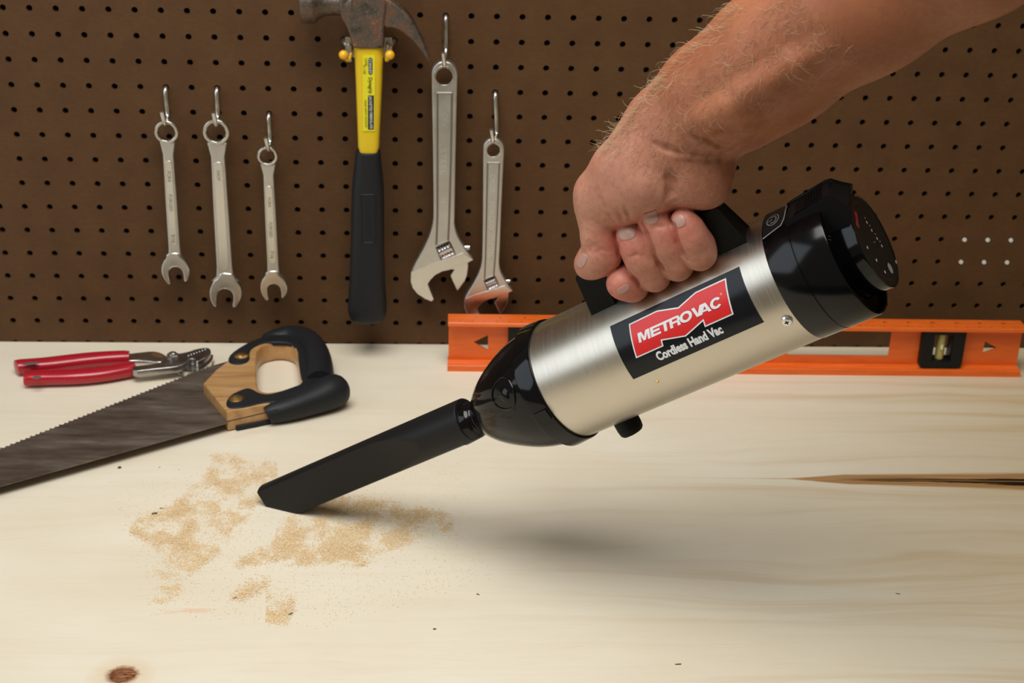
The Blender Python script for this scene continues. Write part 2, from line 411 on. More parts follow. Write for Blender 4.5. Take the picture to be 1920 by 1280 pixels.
# ------------------------------------------------------------------ hooks
def hook(hole, bottom, front, tip, label):
    p0 = at(*hole, 'y', 0); x, z = round(p0.x / P_) * P_, ROW0 - round((ROW0 - p0.z) / P_) * P_
    y1 = -.0055; pb = at(*bottom, 'y', y1); pf = at(*front, 'y', -.030); pt = at(*tip, 'y', -.034)
    root = empty('peg_hook', (x, 0, z), label=label, cat='hook', group='zinc hooks in the pegboard')
    P = [(x, .016, z), (x, .004, z), (x, -.003, z - .0006), (x, y1, z - .004)]
    P = [Vector(q) for q in P] + [pb + Vector((0, 0, .006)), pb + Vector((0, -.003, .0008)), pb * .6 + pf * .4, pf + Vector((0, .004, .0005)), pf + Vector((0, -.001, .003)), pt]
    Q = chaikin(P, 2, False)
    b = MB(); b.tube(Q, .0023, 12); b.build('wire', ZINC, root)
    return x, z
hook((310, 165), (315, 222), (309, 236), (303, 209), 'zinc hook holding the leftmost of the three combination wrenches')
hook((407, 165), (409, 224), (405, 238), (400, 211), 'zinc hook holding the longest combination wrench')
hook((504, 213), (507, 270), (503, 284), (498, 258), 'zinc hook holding the shortest combination wrench')
hook((837, 30), (836, 99), (833, 128), (831, 99), 'zinc hook at the top holding the large adjustable wrench')
hook((929, 174), (931, 255), (924, 270), (921, 243), 'zinc hook holding the small adjustable wrench')

# ------------------------------------------------------------------ combination wrenches
WY = -.020
def w2(p, Y=WY): q = at(p[0], p[1], 'y', Y); return (q.x, q.z)
def pl_y(mb, outer, holes, yf, yb, bev=0, seg=2):     # plate parallel to the wall, front face at y=yf
    Oy = Vector((0, 0, 0)); return plate(mb, outer, holes, X3, Z3, NY, Oy, -yb, -yf, bev, seg)
def circ(c, r, n=40, ph=0, wav=0, k=12): return [(c[0] + (r + wav * math.cos(k * a)) * math.cos(a), c[1] + (r + wav * math.cos(k * a)) * math.sin(a)) for a in [ph + 2 * PI * i / n for i in range(n)]]
JAW = [(-.42, -1.35), (-.52, -.98), (-.84, -.68), (-1.02, -.1), (-.99, .35), (-.86, .72), (-.66, 1.02), (-.50, .98), (-.54, .55), (-.53, .15), (-.42, -.12), (-.2, -.27), (.05, -.28), (.3, -.2), (.46, .02), (.52, .4), (.47, .86), (.58, .93), (.80, .72), (.98, .3), (1.02, -.1), (.84, -.68), (.52, -.98), (.42, -1.35)]
def along(c0, c1, s, h, off=0):
    ax = (Vector(c1) - Vector(c0)).normalized(); nx = Vector((-ax.y, ax.x)); return tuple(Vector(c0) + ax * s + nx * (h + off))
def emboss(mb, s, c, ax, size, xs=.9, y=WY, off=0):
    V, F = text2d(s, size, xs, 0, off, 'CENTER'); ax = Vector(ax).normalized(); nx = Vector((-ax.y, ax.x))
    h = size * .35
    mb.add([Vector((c[0] + ax.x * u + nx.x * (v - h), y, c[1] + ax.y * u + nx.y * (v - h))) for u, v in V], F)
def combo(ring, Rp, rp, jaw, Jp, tilt, w0, w1, label, panel, txts):
    c0 = w2(ring); c1 = w2(jaw); s = .000533
    R, r, J = Rp * s, rp * s, Jp * s; L = math.dist(c0, c1)
    root = empty('combination_wrench', (c1[0], WY, c1[1] - J), label=label, cat='wrench', group='combination wrenches on the pegboard')
    b = MB(); pl_y(b, circ(c0, R, 48), [circ(c0, R * .735, 72, wav=r * .018)], WY - .0045, WY + .0045, .0009, 3); b.build('box_end', WRENCHP, root)
    sh = [along(c0, c1, R * .86, -w0 * s * .72), along(c0, c1, R * 1.25, -w0 * s * .64), along(c0, c1, R * 2.0, -w0 * s * .5), along(c0, c1, L * .5, -(w0 + w1) * s * .26), along(c0, c1, L - J * 1.7, -w1 * s * .5), along(c0, c1, L - J * 1.1, -w1 * s * .55), along(c0, c1, L - J * .75, -w1 * s * .9)]
    sh += [along(c0, c1, L - J * .75, w1 * s * .9), along(c0, c1, L - J * 1.1, w1 * s * .55), along(c0, c1, L - J * 1.7, w1 * s * .5), along(c0, c1, L * .5, (w0 + w1) * s * .26), along(c0, c1, R * 2.0, w0 * s * .5), along(c0, c1, R * 1.25, w0 * s * .64), along(c0, c1, R * .86, w0 * s * .72)]
    b = MB(); pl_y(b, sh, [], WY - .0030, WY + .0030, .0016, 3); b.build('shank', WRENCH, root)
    # raised panel with rounded ends along the shank
    p0, p1 = panel; hw = (w0 + w1) * s * .155; pts = []
    for k in range(9): a = PI * k / 8; pts.append(along(c0, c1, L * p0 - math.sin(a) * hw * .8, math.cos(a) * hw))
    for k in range(9): a = PI * k / 8; pts.append(along(c0, c1, L * p1 + math.sin(a) * hw * .8, -math.cos(a) * hw))
    b = MB(); pl_y(b, pts, [], WY - .0039, WY - .0029, .0004, 2); pn = b.build('raised_panel', WRENCHP, root)
    b = MB(); ax = (Vector(c1) - Vector(c0))
    for (f, t, sz) in txts: emboss(b, t, along(c0, c1, L * f, 0), ax, sz, y=WY - .00405)
    if txts: b.build('stamped_lettering', STAMP, pn, kind='stuff')
    a = math.atan2(c1[0] - c0[0], -(c1[1] - c0[1])) + tilt; ca, sa = math.cos(a), math.sin(a)
    jp = [(c1[0] + J * (u * ca + v * sa), c1[1] + J * (u * sa - v * ca)) for u, v in JAW]
    jp = [tuple(q) for q in chaikin([Vector((x, y)) for x, y in jp], 1)]
    b = MB(); pl_y(b, jp, [], WY - .0042, WY + .0042, .0013, 3); b.build('open_end', WRENCHP, root)
combo((313, 246), 22, 17.2, (330, 505), 27, .10, 20, 22, 'leftmost of the three combination wrenches, medium length, hanging', (.22, .79), [(.31, 'FOR4', .0052), (.50, 'FORGED', .0052), (.76, '9/16', .0058)])
combo((406, 246), 24.5, 20, (424, 547), 31, -.12, 26, 30, 'longest and widest of the three combination wrenches, in the middle', (.20, .83), [(.26, 'DROP', .0045)])
combo((502, 291), 19, 15, (514, 537), 26, .08, 20, 22, 'shortest of the three combination wrenches, beside the yellow hammer', (.24, .79), [(.34, 'FOR4', .0048), (.55, 'FORGED', .0048), (.74, '7/16', .0055)])

# ------------------------------------------------------------------ adjustable wrenches
ADJ_BODY = [(809, 140), (810, 128), (816, 119), (825, 113.5), (835, 112.5), (846, 115.5), (854, 123), (858, 134), (857.5, 150), (855, 250), (852.5, 400), (852, 418), (856, 434), (863, 448), (871, 460), (878, 471), (887.5, 483), (884, 486), (877.5, 488.5), (865, 491), (852, 495), (843, 502), (829, 505), (815.6, 512), (807, 521), (802, 528.6), (807, 542), (813.5, 557), (809, 561), (797, 556), (783, 547), (774, 536), (770, 524), (770.5, 506), (776, 494), (790, 470), (800, 450), (807, 433), (811.5, 415), (812.5, 395), (811, 250)]
ADJ_FACE = [(771, 505.4), (800, 493), (829, 484), (868, 470), (887.5, 483), (877.5, 488.5), (852, 495), (843, 502), (829, 505), (815.6, 512), (807, 521), (802, 528.6), (807, 542), (813.5, 557), (809, 561), (797, 556), (783, 547), (774, 536), (770, 524)]
ADJ_JAW = [(829, 492), (866, 482), (878, 487), (877.5, 500), (875.7, 514), (872, 524), (867, 531), (862, 538), (857.7, 543), (852, 531), (848, 523), (844, 514), (852, 503), (846, 503), (834, 503)]
ADJ_BOX = [(817.5, 461), (843, 449.6), (855, 476), (829, 488)]
ADJ_PAN = [(820, 172), (847, 172), (845, 300), (842, 405), (840, 448), (818, 456), (820, 400), (820, 300)]
def adjustable(f, label, s, txts, hole_r, wide=1.0, thick=.0055, Y=-.020):
    T = lambda P: [w2(f(p), Y) for p in P]
    root = empty('adjustable_wrench', (T([(809, 561)])[0][0], Y, T([(809, 561)])[0][1]), label=label, cat='wrench', group='adjustable wrenches on the pegboard')
    hc = T([(833, 141)])[0]
    body = [tuple(q) for q in chaikin([Vector(p) for p in T(ADJ_BODY)], 1)]
    b = MB(); pl_y(b, body, [circ(hc, hole_r * .000533, 32), T(ADJ_BOX), ], Y - thick, Y + thick, .0014, 3); bo = b.build('body', WRENCH, root)
    # rim of the hanging hole
    b = MB(); pl_y(b, circ(hc, hole_r * .000533 + .0016, 40), [circ(hc, hole_r * .000533 - .0006, 40)], Y - thick - .0004, Y + thick, .0004); b.build('hole_rim', WRENCHP, bo)
    # recessed channel drawn by two raised side rails and a raised end
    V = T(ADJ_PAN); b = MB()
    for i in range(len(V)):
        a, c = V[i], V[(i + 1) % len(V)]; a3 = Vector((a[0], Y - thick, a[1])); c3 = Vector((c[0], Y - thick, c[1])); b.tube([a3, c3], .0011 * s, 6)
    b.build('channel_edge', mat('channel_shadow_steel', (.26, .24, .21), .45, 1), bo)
    b = MB(); ax = Vector(T([(831, 440)])[0]) - Vector(T([(833, 180)])[0])
    for (q, t, sz, xs) in txts: emboss(b, t, T([q])[0], ax, sz, xs, Y - thick - .0003)
    b.build('raised_lettering', EMBOSS, bo, kind='stuff')
    b = MB(); pl_y(b, T(ADJ_FACE), [], Y - thick - .0006, Y - thick + .001, .0003); b.build('polished_jaw_face', WRENCHP, bo)
    b = MB(); pl_y(b, T(ADJ_JAW), [], Y - thick * .72, Y + thick * .72, .0008); b.build('movable_jaw', WRENCHP, root)
    # worm screw in its window
    q = [Vector((p[0], Y, p[1])) for p in T(ADJ_BOX)]; a = (q[0] + q[3]) / 2; c = (q[1] + q[2]) / 2; d = c - a; r = (q[3] - q[0]).length * .36
    P = []; R = []
    for i in range(49): u = i / 48; P.append(a + d * (.04 + .92 * u) + Vector((0, -thick * .35, 0)) - (q[3] - q[0]) * .08); R.append(r * (1 if math.sin(u * 2 * PI * 4.5) > 0 else .72))
    b = MB(); b.tube(P, R, 20)
    b2 = MB(); e = (q[3] + q[2]) / 2 + (q[0] - q[3]) * .14 + Vector((0, -thick * .5, 0)); b2.tube([e - d * .48, e + d * .48], r * .32, 10)
    ws = b.build('worm_screw', CHROME, root); b2.build('worm_shoulder', CHROME, ws)
    # hollow behind the worm
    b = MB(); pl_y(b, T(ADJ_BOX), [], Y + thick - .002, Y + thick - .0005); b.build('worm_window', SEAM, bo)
    pin = T([(880, 464)])[0]; b = MB(); b.tube([Vector((pin[0] - .006 * s, Y, pin[1])), Vector((pin[0], Y, pin[1])), Vector((pin[0] + .001, Y, pin[1] - .0002))], [.0026 * s, .0030 * s, .0016 * s], 12); b.build('pivot_pin', CHROME, root)
adjustable(lambda p: p, 'large adjustable wrench hanging between the hammer and the smaller adjustable wrench', 1, [((834, 222), 'CRV', .0082, .9), ((832, 300), 'STEEL', .0082, 1.35), ((831, 372), '10', .0075, .9)], 17)
def f2(p):
    s, a = .765, .022; dx, dy = (p[0] - 833) * (1.06 if p[1] < 430 else 1), p[1] - 141
    return (925 + s * (dx * math.cos(a) - dy * math.sin(a)), 279 + s * (dx * math.sin(a) + dy * math.cos(a)))
adjustable(f2, 'small adjustable wrench hanging above the orange level', .78, [((833, 222), 'DROP', .0072, 1.0), ((832, 300), 'FORGED', .0072, 1.1), ((832, 385), 'STEEL', .0065, 1.0)], 13.5, thick=.0048)

# ------------------------------------------------------------------ hammer and its holder
HY = -.036
hm = empty('claw_hammer', (-.155, HY, .042), label='claw hammer with yellow fibreglass handle, black rubber grip and rusty head', cat='hammer')
def hs(px0, px1, py, ry, p=2.6, dy=0):
    a, c = at(px0, py, 'y', HY), at(px1, py, 'y', HY); m = (a + c) / 2; return (m + Vector((0, dy, 0)), X3, Y3, (c.x - a.x) / 2, ry, p)
b = MB(); b.loft([hs(664, 719, 82, .0105, 4), hs(664, 719, 90, .011, 4), hs(666, 718, 120, .011, 4), hs(667.5, 716.5, 160, .0105, 4), hs(669, 714.5, 200, .0105, 4), hs(670.5, 712.5, 240, .0105, 4), hs(671.5, 711.5, 272, .0105, 4), hs(675, 708, 284, .0105, 4), hs(677, 706, 300, .009, 4)], 40)
hh = b.build('handle', YELLOW, hm)
b = MB(); b.loft([hs(670, 710, 282, .0115, 3), hs(666.5, 713.5, 284, .0128, 3), hs(665.5, 714.5, 300, .0135, 3), hs(662, 718, 330, .0145, 3), hs(660, 720, 352, .0150, 3), hs(658.5, 720.5, 400, .0150, 3), hs(657.5, 720.5, 470, .0150, 3), hs(655, 722.5, 530, .0155, 3), hs(652.5, 725, 568, .0165, 3), hs(653, 725, 582, .0165, 3), hs(657, 721, 594, .0150, 3), hs(667, 712, 600, .0115, 3), hs(680, 700, 602, .006, 3)], 40)
gr = b.build('grip', RUB, hm)
b = MB(); q = [w2(p, HY - .0148) for p in [(677, 365), (701, 365), (705, 375), (705, 448), (700, 455), (682, 455), (678, 448)]]
for i in range(len(q)): b.tube([Vector((q[i][0], HY - .0149, q[i][1])), Vector((q[(i + 1) % len(q)][0], HY - .0149, q[(i + 1) % len(q)][1]))], .0006, 6)
emboss(b, 'STANLEY', w2((690, 410), HY - .015), (0.02, -1), .0085, 1.15, HY - .0152); b.build('moulded_badge', RUB, gr)
b = MB(); p = at(688, 583, 'y', HY - .0165); b.tube([p + Vector((0, -.0004, 0)), p + Vector((0, .002, 0))], .0011, 10); b.build('dimple', SEAM, gr)
lab = MB(); F_ = HY - .0112
def strip(mb, x0, x1, y0, y1, Y):
    A = [w2(p, Y) for p in ((x0, y0), (x1, y0), (x1, y1), (x0, y1))]
    pl_y(mb, A, [], Y, Y + .0009)
strip(lab, 680.5, 703, 103, 246, F_); lb = lab.build('sticker', YLAB, hh)
m = MB(); A = [w2(p, F_) for p in ((690.5, 108), (698.5, 108), (698.5, 140), (690.5, 140))]
cx = (A[0][0] + A[1][0]) / 2; rr = (A[1][0] - A[0][0]) / 2; pts = [(cx + rr * math.cos(a), A[0][1] - rr + rr * math.sin(a)) for a in np.linspace(0, PI, 9)] + [(cx + rr * math.cos(a), A[2][1] + rr + rr * math.sin(a)) for a in np.linspace(PI, 2 * PI, 9)]
pl_y(m, pts, [], F_ - .0002, F_ + .0003)
strip(m, 690, 701, 179, 243, F_ - .0002)
dn = (0.015, -1)
emboss(m, 'Dynagrip', w2((695, 160), F_), dn, .0052, .85, F_ - .0003, .00004)
emboss(m, '12345', w2((686.5, 116), F_), dn, .0032, 1.0, F_ - .0003); emboss(m, '51-120', w2((683.5, 130), F_), dn, .0032, 1.0, F_ - .0003)
emboss(m, 'WEAR SAFETY GOGGLES', w2((686, 213), F_), dn, .0026, .95, F_ - .0003)
m.build('black_printing', BLKP, lb, kind='stuff')
m = MB(); emboss(m, 'STANLEY', w2((694.6, 124), F_), dn, .0038, .95, F_ - .0005, 0); emboss(m, 'JACKETED FIBERGLASS', w2((695.6, 211), F_), dn, .0038, .84, F_ - .0005, 0)
m.build('reversed_lettering', WHT, lb, kind='stuff')
# forged head
def hpts(L): return [tuple(q) for q in chaikin([Vector(w2(p, HY)) for p in L], 1)]
head = MB()
cheek = [(638, -9), (662, -12), (700, -13), (722, -10), (726, 8), (722, 30), (721, 50), (720.5, 84), (720, 86.5), (662.5, 86.5), (661.5, 78), (655, 56), (648, 40), (641, 30), (638, 14)]
pl_y(head, hpts(cheek), [], HY - .0135, HY + .0135, .0025, 3)
claw = [(712, -10), (732, -3), (752, 12), (768, 27), (781, 48), (792, 70), (800, 90), (806, 110), (803.5, 110.5), (794, 96), (781, 79), (765, 63), (748, 51.5), (736, 47), (724, 48), (716, 40)]
def clw(yf, yb):
    pl_y(head, [tuple(q) for q in chaikin([Vector(w2(p, HY)) for p in claw], 2)], [], yf, yb, .0012, 2)
clw(HY - .0115, HY - .0012); clw(HY + .0012, HY + .0115)
# poll: neck and striking face, turned about a horizontal axis
c = at(600, 4, 'y', HY); k = .000545
Rx = Matrix(((1, 0, 0), (0, 1, 0), (0, 0, 1)))
pc = at(640, 8, 'y', HY)
prof = [(at(563, 0, 'y', HY).x, .0001), (at(563, 0, 'y', HY).x, .0185), (at(564.5, 0, 'y', HY).x, .0200), (at(566, 0, 'y', HY).x, .0205), (at(588, 0, 'y', HY).x, .0205), (at(590, 0, 'y', HY).x, .0200), (at(598, 0, 'y', HY).x, .0160), (at(610, 0, 'y', HY).x, .0132), (at(626, 0, 'y', HY).x, .0120), (at(642, 0, 'y', HY).x, .0128), (at(660, 0, 'y', HY).x, .0150)]
prof = [(t - pc.x, r) for t, r in prof]
zc = at(575, 44, 'y', HY).z + .0205
head.lathe(prof, 48, (pc.x, HY, zc))
head.build('head', HAMMER, hm)

hd = empty('hammer_holder', tuple(at(692, 76, 'y', 0)), label='zinc double-arm holder with yellow ball tips gripping the hammer neck', cat='holder')
for sgn, hole, q1, q2, ball in ((-1, (644, 75), (655, 84), (660, 88), (644, 103)), (1, (740, 77), (731, 84), (727, 86), (731, 103))):
    p0 = at(*hole, 'y', 0); x, z = round(p0.x / P_) * P_, ROW0 - round((ROW0 - p0.z) / P_) * P_
    a = at(*q1, 'y', -.012); c = at(*q2, 'y', -.022); bl = at(*ball, 'y', -.052)
    b = MB(); b.tube(chaikin([Vector((x, .012, z)), Vector((x, -.004, z)), Vector((x - sgn * .002, -.010, z - .002)), a, c], 2, False), .0024, 12); b.build('wire', ZINC, hd)
    b = MB(); b.box((a + c) / 2 + Vector((-sgn * .0005, -.003, -.004)), .0022, .030, .016); b.build('arm_plate', ZINC, hd)
    b = MB(); b.tube(chaikin([c, c + Vector((0, -.012, -.004)), bl + Vector((-sgn * .0042, .004, -.0075)), bl + Vector((-sgn * .001, 0, -.003))], 2, False), .0014, 10); b.build('spring_arm', YBALL, hd)
    b = MB(); n = 12; b.lathe([(.0046 * math.cos(PI * i / n), max(1e-5, .0046 * math.sin(PI * i / n))) for i in range(n + 1)], 24, bl); b.build('ball_tip', YBALL, hd)
pa = at(692, 92, 'y', -.008); b = MB(); b.box(pa + Vector((0, -.006, .003)), .046, .002, .020); b.build('back_plate', ZINC, hd)

# ------------------------------------------------------------------ spirit level
LA = Vector((-.0716, -.0720, 0)); LB = Vector((.5345, -.0790, 0)); LX = (LB - LA).normalized(); LYd = Vector((-LX.y, LX.x, 0)); LL = (LB - LA).length
lvl = empty('spirit_level', tuple(LA), Matrix((LX, LYd, Z3)).transposed(), label='orange aluminium spirit level standing on edge along the pegboard', cat='level')
DP = .0255; H = .0550
def lv(px, py, y=.012):   # pixel -> (along, height) in the web plane
    n = LYd; d = ray(px, py); p0 = LA + LYd * y; P = CAMP + d * ((p0 - CAMP).dot(n) / d.dot(n)); return ((P - LA).dot(LX), P.z)
def lplate(outer, holes, y0, y1, name, m_, parent=None, bev=.0004, **k):
    mb = MB(); plate(mb, outer, holes, X3, Z3, NY, Vector((0, 0, 0)), -y1, -y0, bev, 1); return mb.build(name, m_, parent or lvl, world=False, **k)
def lprof(sec, name, m_):   # extrude a y-z section along the level
    V = [(0, y, z) for y, z in sec] + [(LL, y, z) for y, z in sec]; n = len(sec)
    F = [(i, (i + 1) % n, n + (i + 1) % n, n + i) for i in range(n)] + [tuple(range(n))[::-1], tuple(range(n, 2 * n))]
    mb = MB(); mb.add(V, F); return mb.build(name, m_, lvl, world=False, ang=20)
tf = lprof([(0, .0508), (0, .0540), (.0006, .0548), (.0015, .0550), (DP - .0015, .0550), (DP, .0540), (DP, .0508), (.0155, .0508), (.0140, .0495), (.0115, .0495), (.0100, .0508)], 'top_rail', ORANGE)
bf = lprof([(0, 0), (DP, 0), (DP, .0060), (.0155, .0070), (.0140, .0085), (.0115, .0085), (.0075, .0070), (.0060, .0058), (.0045, .0070), (.0006, .0070), (0, .0062)], 'bottom_rail', ORANGE)
w0 = lv(967, 640)[0]; w1 = lv(1668, 650)[0]
tri1 = [lv(888, 641), lv(915, 628), lv(915, 656)]
tri2 = [lv(1869, 652), lv(1847, 640), lv(1842, 662)]
vb = [lv(1723, 650)[0], lv(1804, 650)[0]]; mir = lambda x: LL - x
winL = .118; cw0, cw1 = winL + .01, w1
hz0, hz1 = .0175, .0440
web_holes = [tri1, tri2, [(mir(vb[1]) + .003, .012), (mir(vb[0]) - .003, .012), (mir(vb[0]) - .003, .047), (mir(vb[1]) + .003, .047)],
             [(vb[0] + .006, .014), (vb[1] - .006, .014), (vb[1] - .006, .046), (vb[0] + .006, .046)],
             [(mir(vb[0]) + .022, hz0), (LL / 2 - .055, hz0), (LL / 2 - .055, hz1), (mir(vb[0]) + .022, hz1)],
             [(LL / 2 + .055, hz0), (w1, hz0), (w1, .0455), (LL / 2 + .055, .0455)]]
lplate([(0.0008, .004), (LL - .0008, .004), (LL - .0008, .052), (.0008, .052)], web_holes, .0115, .0140, 'web', ORANGE)
def vial_block(x0, x1):
    pts = [(x0, .0505), (x1, .0505), (x1, .016)] + [(x1 - .009 + .009 * math.cos(a), .014 + .009 * math.sin(a)) for a in np.linspace(0, -PI / 2, 7)][1:] + [(x0 + .009 + .009 * math.cos(a), .014 + .009 * math.sin(a)) for a in np.linspace(-PI / 2, -PI, 7)]
    cx = (x0 + x1) / 2; hw = (x1 - x0) * .21
    hole = [(cx - hw, .016), (cx + hw, .016), (cx + hw, .045), (cx - hw, .045)]
    bk = lplate(pts, [hole], .004, .0215, 'vial_block', BLKS, bev=.0012)
    mb = MB(); mb.tube([(cx, .0128, .010), (cx, .0128, .0475)], .0046, 20); v = mb.build('vial', GLASSY, lvl, world=False)
    mb = MB(); mb.tube([(cx, .0078, .028), (cx, .0078, .033)], .0016, 10); mb.build('bubble', mat('pale_bubble', (.75, .72, .45), .15), v, world=False)
vial_block(*vb); vial_block(mir(vb[1]), mir(vb[0]))
mb = MB()
for i in range(1, 96):
    x = LL * i / 96; l = .0045 if i % 4 == 0 else (.003 if i % 2 == 0 else .002)
    if i % 4 == 0: mb.box((x, .0004 + l / 2 + .002, .05504), .0005, l, .0001)
    elif i % 2 == 0: mb.box((x, .0004 + l / 2 + .002, .05504), .0004, l, .0001)
mb.build('rule_marks', mat('faint_black_marks', (.14, .03, .01), .5), tf, world=False, kind='stuff')
mb = MB()
for i in range(1, 24):
    V, F = text2d(str(i), .0042, 1.0, 0, .0001, 'CENTER'); mb.add([(LL * i / 24 + .004 - u * 1, .0165 - v, .05506) for u, v in V], [f for f in F])
mb.build('rule_numerals', BLKP, tf, world=False, kind='stuff')

# ------------------------------------------------------------------ handsaw lying on the bench
saw = empty('handsaw', (-.26, -.13, 0), label='handsaw with toothed rusty blade, wooden handle and black rubber grip', cat='saw')
def t2(p, z): q = at(p[0], p[1], 'z', z); return (q.x, q.y)
ZB = .0100
h0, h1 = Vector(t2((398, 686), ZB)), Vector(t2((0, 843), ZB)); l0, l1 = Vector(t2((427, 793), ZB)), Vector(t2((0, 912), ZB))
hd_ = (h1 - h0).normalized(); ld_ = (l1 - l0).normalized()
Lt = (h1 - h0).length + .13; hE = h0 + hd_ * Lt; lE = l0 + ld_ * (((l1 - l0).length) + .11)
nrm = Vector((-hd_.y, hd_.x)); nrm = nrm if nrm.dot(h0 - l0) > 0 else -nrm
pts = [h0 - hd_ * .05 - nrm * .01, h0]; per = .0052; k = 0; s = .004
while s + per < Lt - .004:
    d_ = .0030 if k % 2 == 0 else .0022
    pts += [h0 + hd_ * s, h0 + hd_ * (s + per * .30) + nrm * d_, h0 + hd_ * (s + per * .52) + nrm * .0002]
    s += per; k += 1
pts += [hE, lE, l0, l0 - ld_ * .006 + nrm * .014]
b = MB(); plate(b, [tuple(p) for p in pts], [], X3, Y3, Z3, Vector((0, 0, 0)), ZB - .0005, ZB + .0005); b.build('blade', BLADE, saw)
TZ = .0215
WOOD = [(380.5, 718), (404, 693), (427, 676), (440, 664), (470, 648), (500, 640), (530, 636), (552, 640), (566, 655), (568, 676), (571, 700), (580, 717), (560, 728), (548, 742), (540, 755), (534, 766), (528, 777), (512, 784), (480, 792), (450, 799), (426, 806)]
def ringz(L, z): return [tuple(q) for q in chaikin([Vector(t2(p, z)) for p in L], 1)]
wood_out = [Vector(t2(p, TZ)) for p in [(381, 718), (404, 693), (427, 676), (440, 664), (470, 648), (500, 640), (530, 636), (552, 640), (568, 655), (572, 676), (576, 700), (584, 717)]] + [Vector(t2(p, TZ)) for p in [(574, 726), (558, 738), (542, 748), (523, 753), (480, 761), (452, 766), (425, 771)]]
hole = ringz([(480, 664), (486, 652), (497, 645), (522, 640.5), (543, 643), (555.5, 651), (559, 675), (561.5, 699), (567, 716), (550, 725), (530, 731), (505, 736), (492, 734), (481.5, 727)], TZ)
b = MB(); plate(b, [tuple(p) for p in wood_out], [hole], X3, Y3, Z3, Vector((0, 0, 0)), .0008, TZ, .0018, 3); b.build('wooden_handle', OAK, saw)
# overmould: top arm + grip + lower bar, one rubber piece standing a little proud of the wood
G_top = [(447, 683), (430, 680), (427, 672), (432, 662), (452, 648), (478, 635), (508, 626), (537, 619.5), (558, 619.5), (578, 628), (597, 642), (611, 664), (618, 688), (618.5, 704), (630, 706), (640, 715), (646, 730), (643, 746), (632, 756)]
G_low = [(604, 768), (571, 778), (530, 789), (480, 800), (444, 806)]
G_in = [(438, 800), (474.8, 791), (516, 780), (530, 774), (532, 766), (526, 757.5), (512.5, 752.5), (491, 754.5), (461.7, 761.5), (438.7, 765), (426, 762.5), (422.5, 753), (430.5, 739.5), (448.6, 730.5), (463.3, 725.6), (474, 728), (485, 735), (499.4, 738), (515.8, 735.5), (540.4, 727.3), (568, 717.5), (563.4, 702), (559.5, 675.6), (558, 652), (545, 641.5), (515.8, 640), (491, 643), (475, 650), (467.5, 658), (469, 670.7), (464, 678)]
gz = TZ + .0012
gp = [Vector(t2(p, gz)) for p in G_top[:-3]] + [Vector(t2(p, .013)) for p in ((634, 738), (600, 756), (571, 765), (548, 771), (540, 772))] + [Vector(t2(p, gz)) for p in [(534, 754), (522, 752)] + G_in[6:]]
for v in gp: v.y = min(v.y, -.004)
b = MB(); plate(b, [tuple(q) for q in chaikin(gp, 1)], [], X3, Y3, Z3, Vector((0, 0, 0)), TZ - .0042, gz, .0020, 4); rb = b.build('rubber_overmould', RUB, saw)
lo_ = [Vector(t2(p, .001)) for p in ((444, 807), (480, 800), (515, 792.5), (552, 783.5), (600, 771))]; dd = (lo_[-1] - lo_[0]).normalized(); nn = Vector((-dd.y, dd.x))
b = MB(); plate(b, [tuple(q) for q in lo_] + [tuple(q + nn * .010) for q in lo_[::-1]], [], X3, Y3, Z3, Vector((0, 0, 0)), .0003, .0052, .0012, 3); b.build('lower_edge_rubber', RUB, rb)
# full rounded grip bodies
def zp(px, py, z): return at(px, py, 'z', z)
b = MB(); P = [zp(596, 636, .018), zp(606, 664, .017), zp(606, 690, .0165), zp(598, 712, .016)]
Q = chaikin([zp(*p) for p in [(492, 641, .012), (512, 636, .015), (550, 630, .016), (580, 643, .016), (594, 668, .016), (599, 695, .016), (600, 720, .016)]], 2, False)
n_ = len(Q); R_ = [.0035 + .0110 * min(1, max(0, (i / n_) / .45)) ** .6 for i in range(n_)]; Q = [Vector((v.x, min(v.y, -.006 - r), max(v.z, r + .0006))) for v, r in zip(Q, R_)]
b.tube(Q, R_, 24); b.build('upper_grip', RUB, rb)
b = MB(); Q = chaikin([zp(*p) for p in [(500, 772, .013), (540, 764, .014), (580, 751, .0155), (610, 741, .0165), (628, 734, .0165)]], 2, False); n_ = len(Q)
R_ = [min(.0168, .0092 + .010 * i / n_) for i in range(n_)]; Q = [Vector((v.x, v.y, r + .0006)) for v, r in zip(Q, R_)]
d = (Q[-1] - Q[-2]).normalized()
for a in (.3, .55, .75, .88, .96, 1.0): R_.append(max(.0003, .0168 * math.sqrt(1 - a * a))); Q.append(Q[n_ - 1] + d * a * .0168 * .8)
b.tube(Q, R_, 28); b.build('lower_grip', RUB, rb)
for (p, nm) in (((452.7, 666.6), 0), ((442.8, 747), 1)):
    c = zp(p[0], p[1], gz); b = MB(); b.lathe([(0, .0078), (.0012, .0076), (.0022, .0060), (.0026, .003), (.0026, .00001)], 28, c - Vector((0, 0, .001)), Matrix(((0, 1, 0), (0, 0, 1), (1, 0, 0))))
    sc_ = b.build('brass_screw', BRASS, saw)
b = MB(); a, c = zp(428, 787, TZ), zp(521, 769, TZ); b.tube([zp(426, 790, TZ - .001), zp(470, 780, TZ + .0000), zp(521, 767.5, TZ - .0001)], .0005, 6); b.build('kerf_line', SEAM, saw)

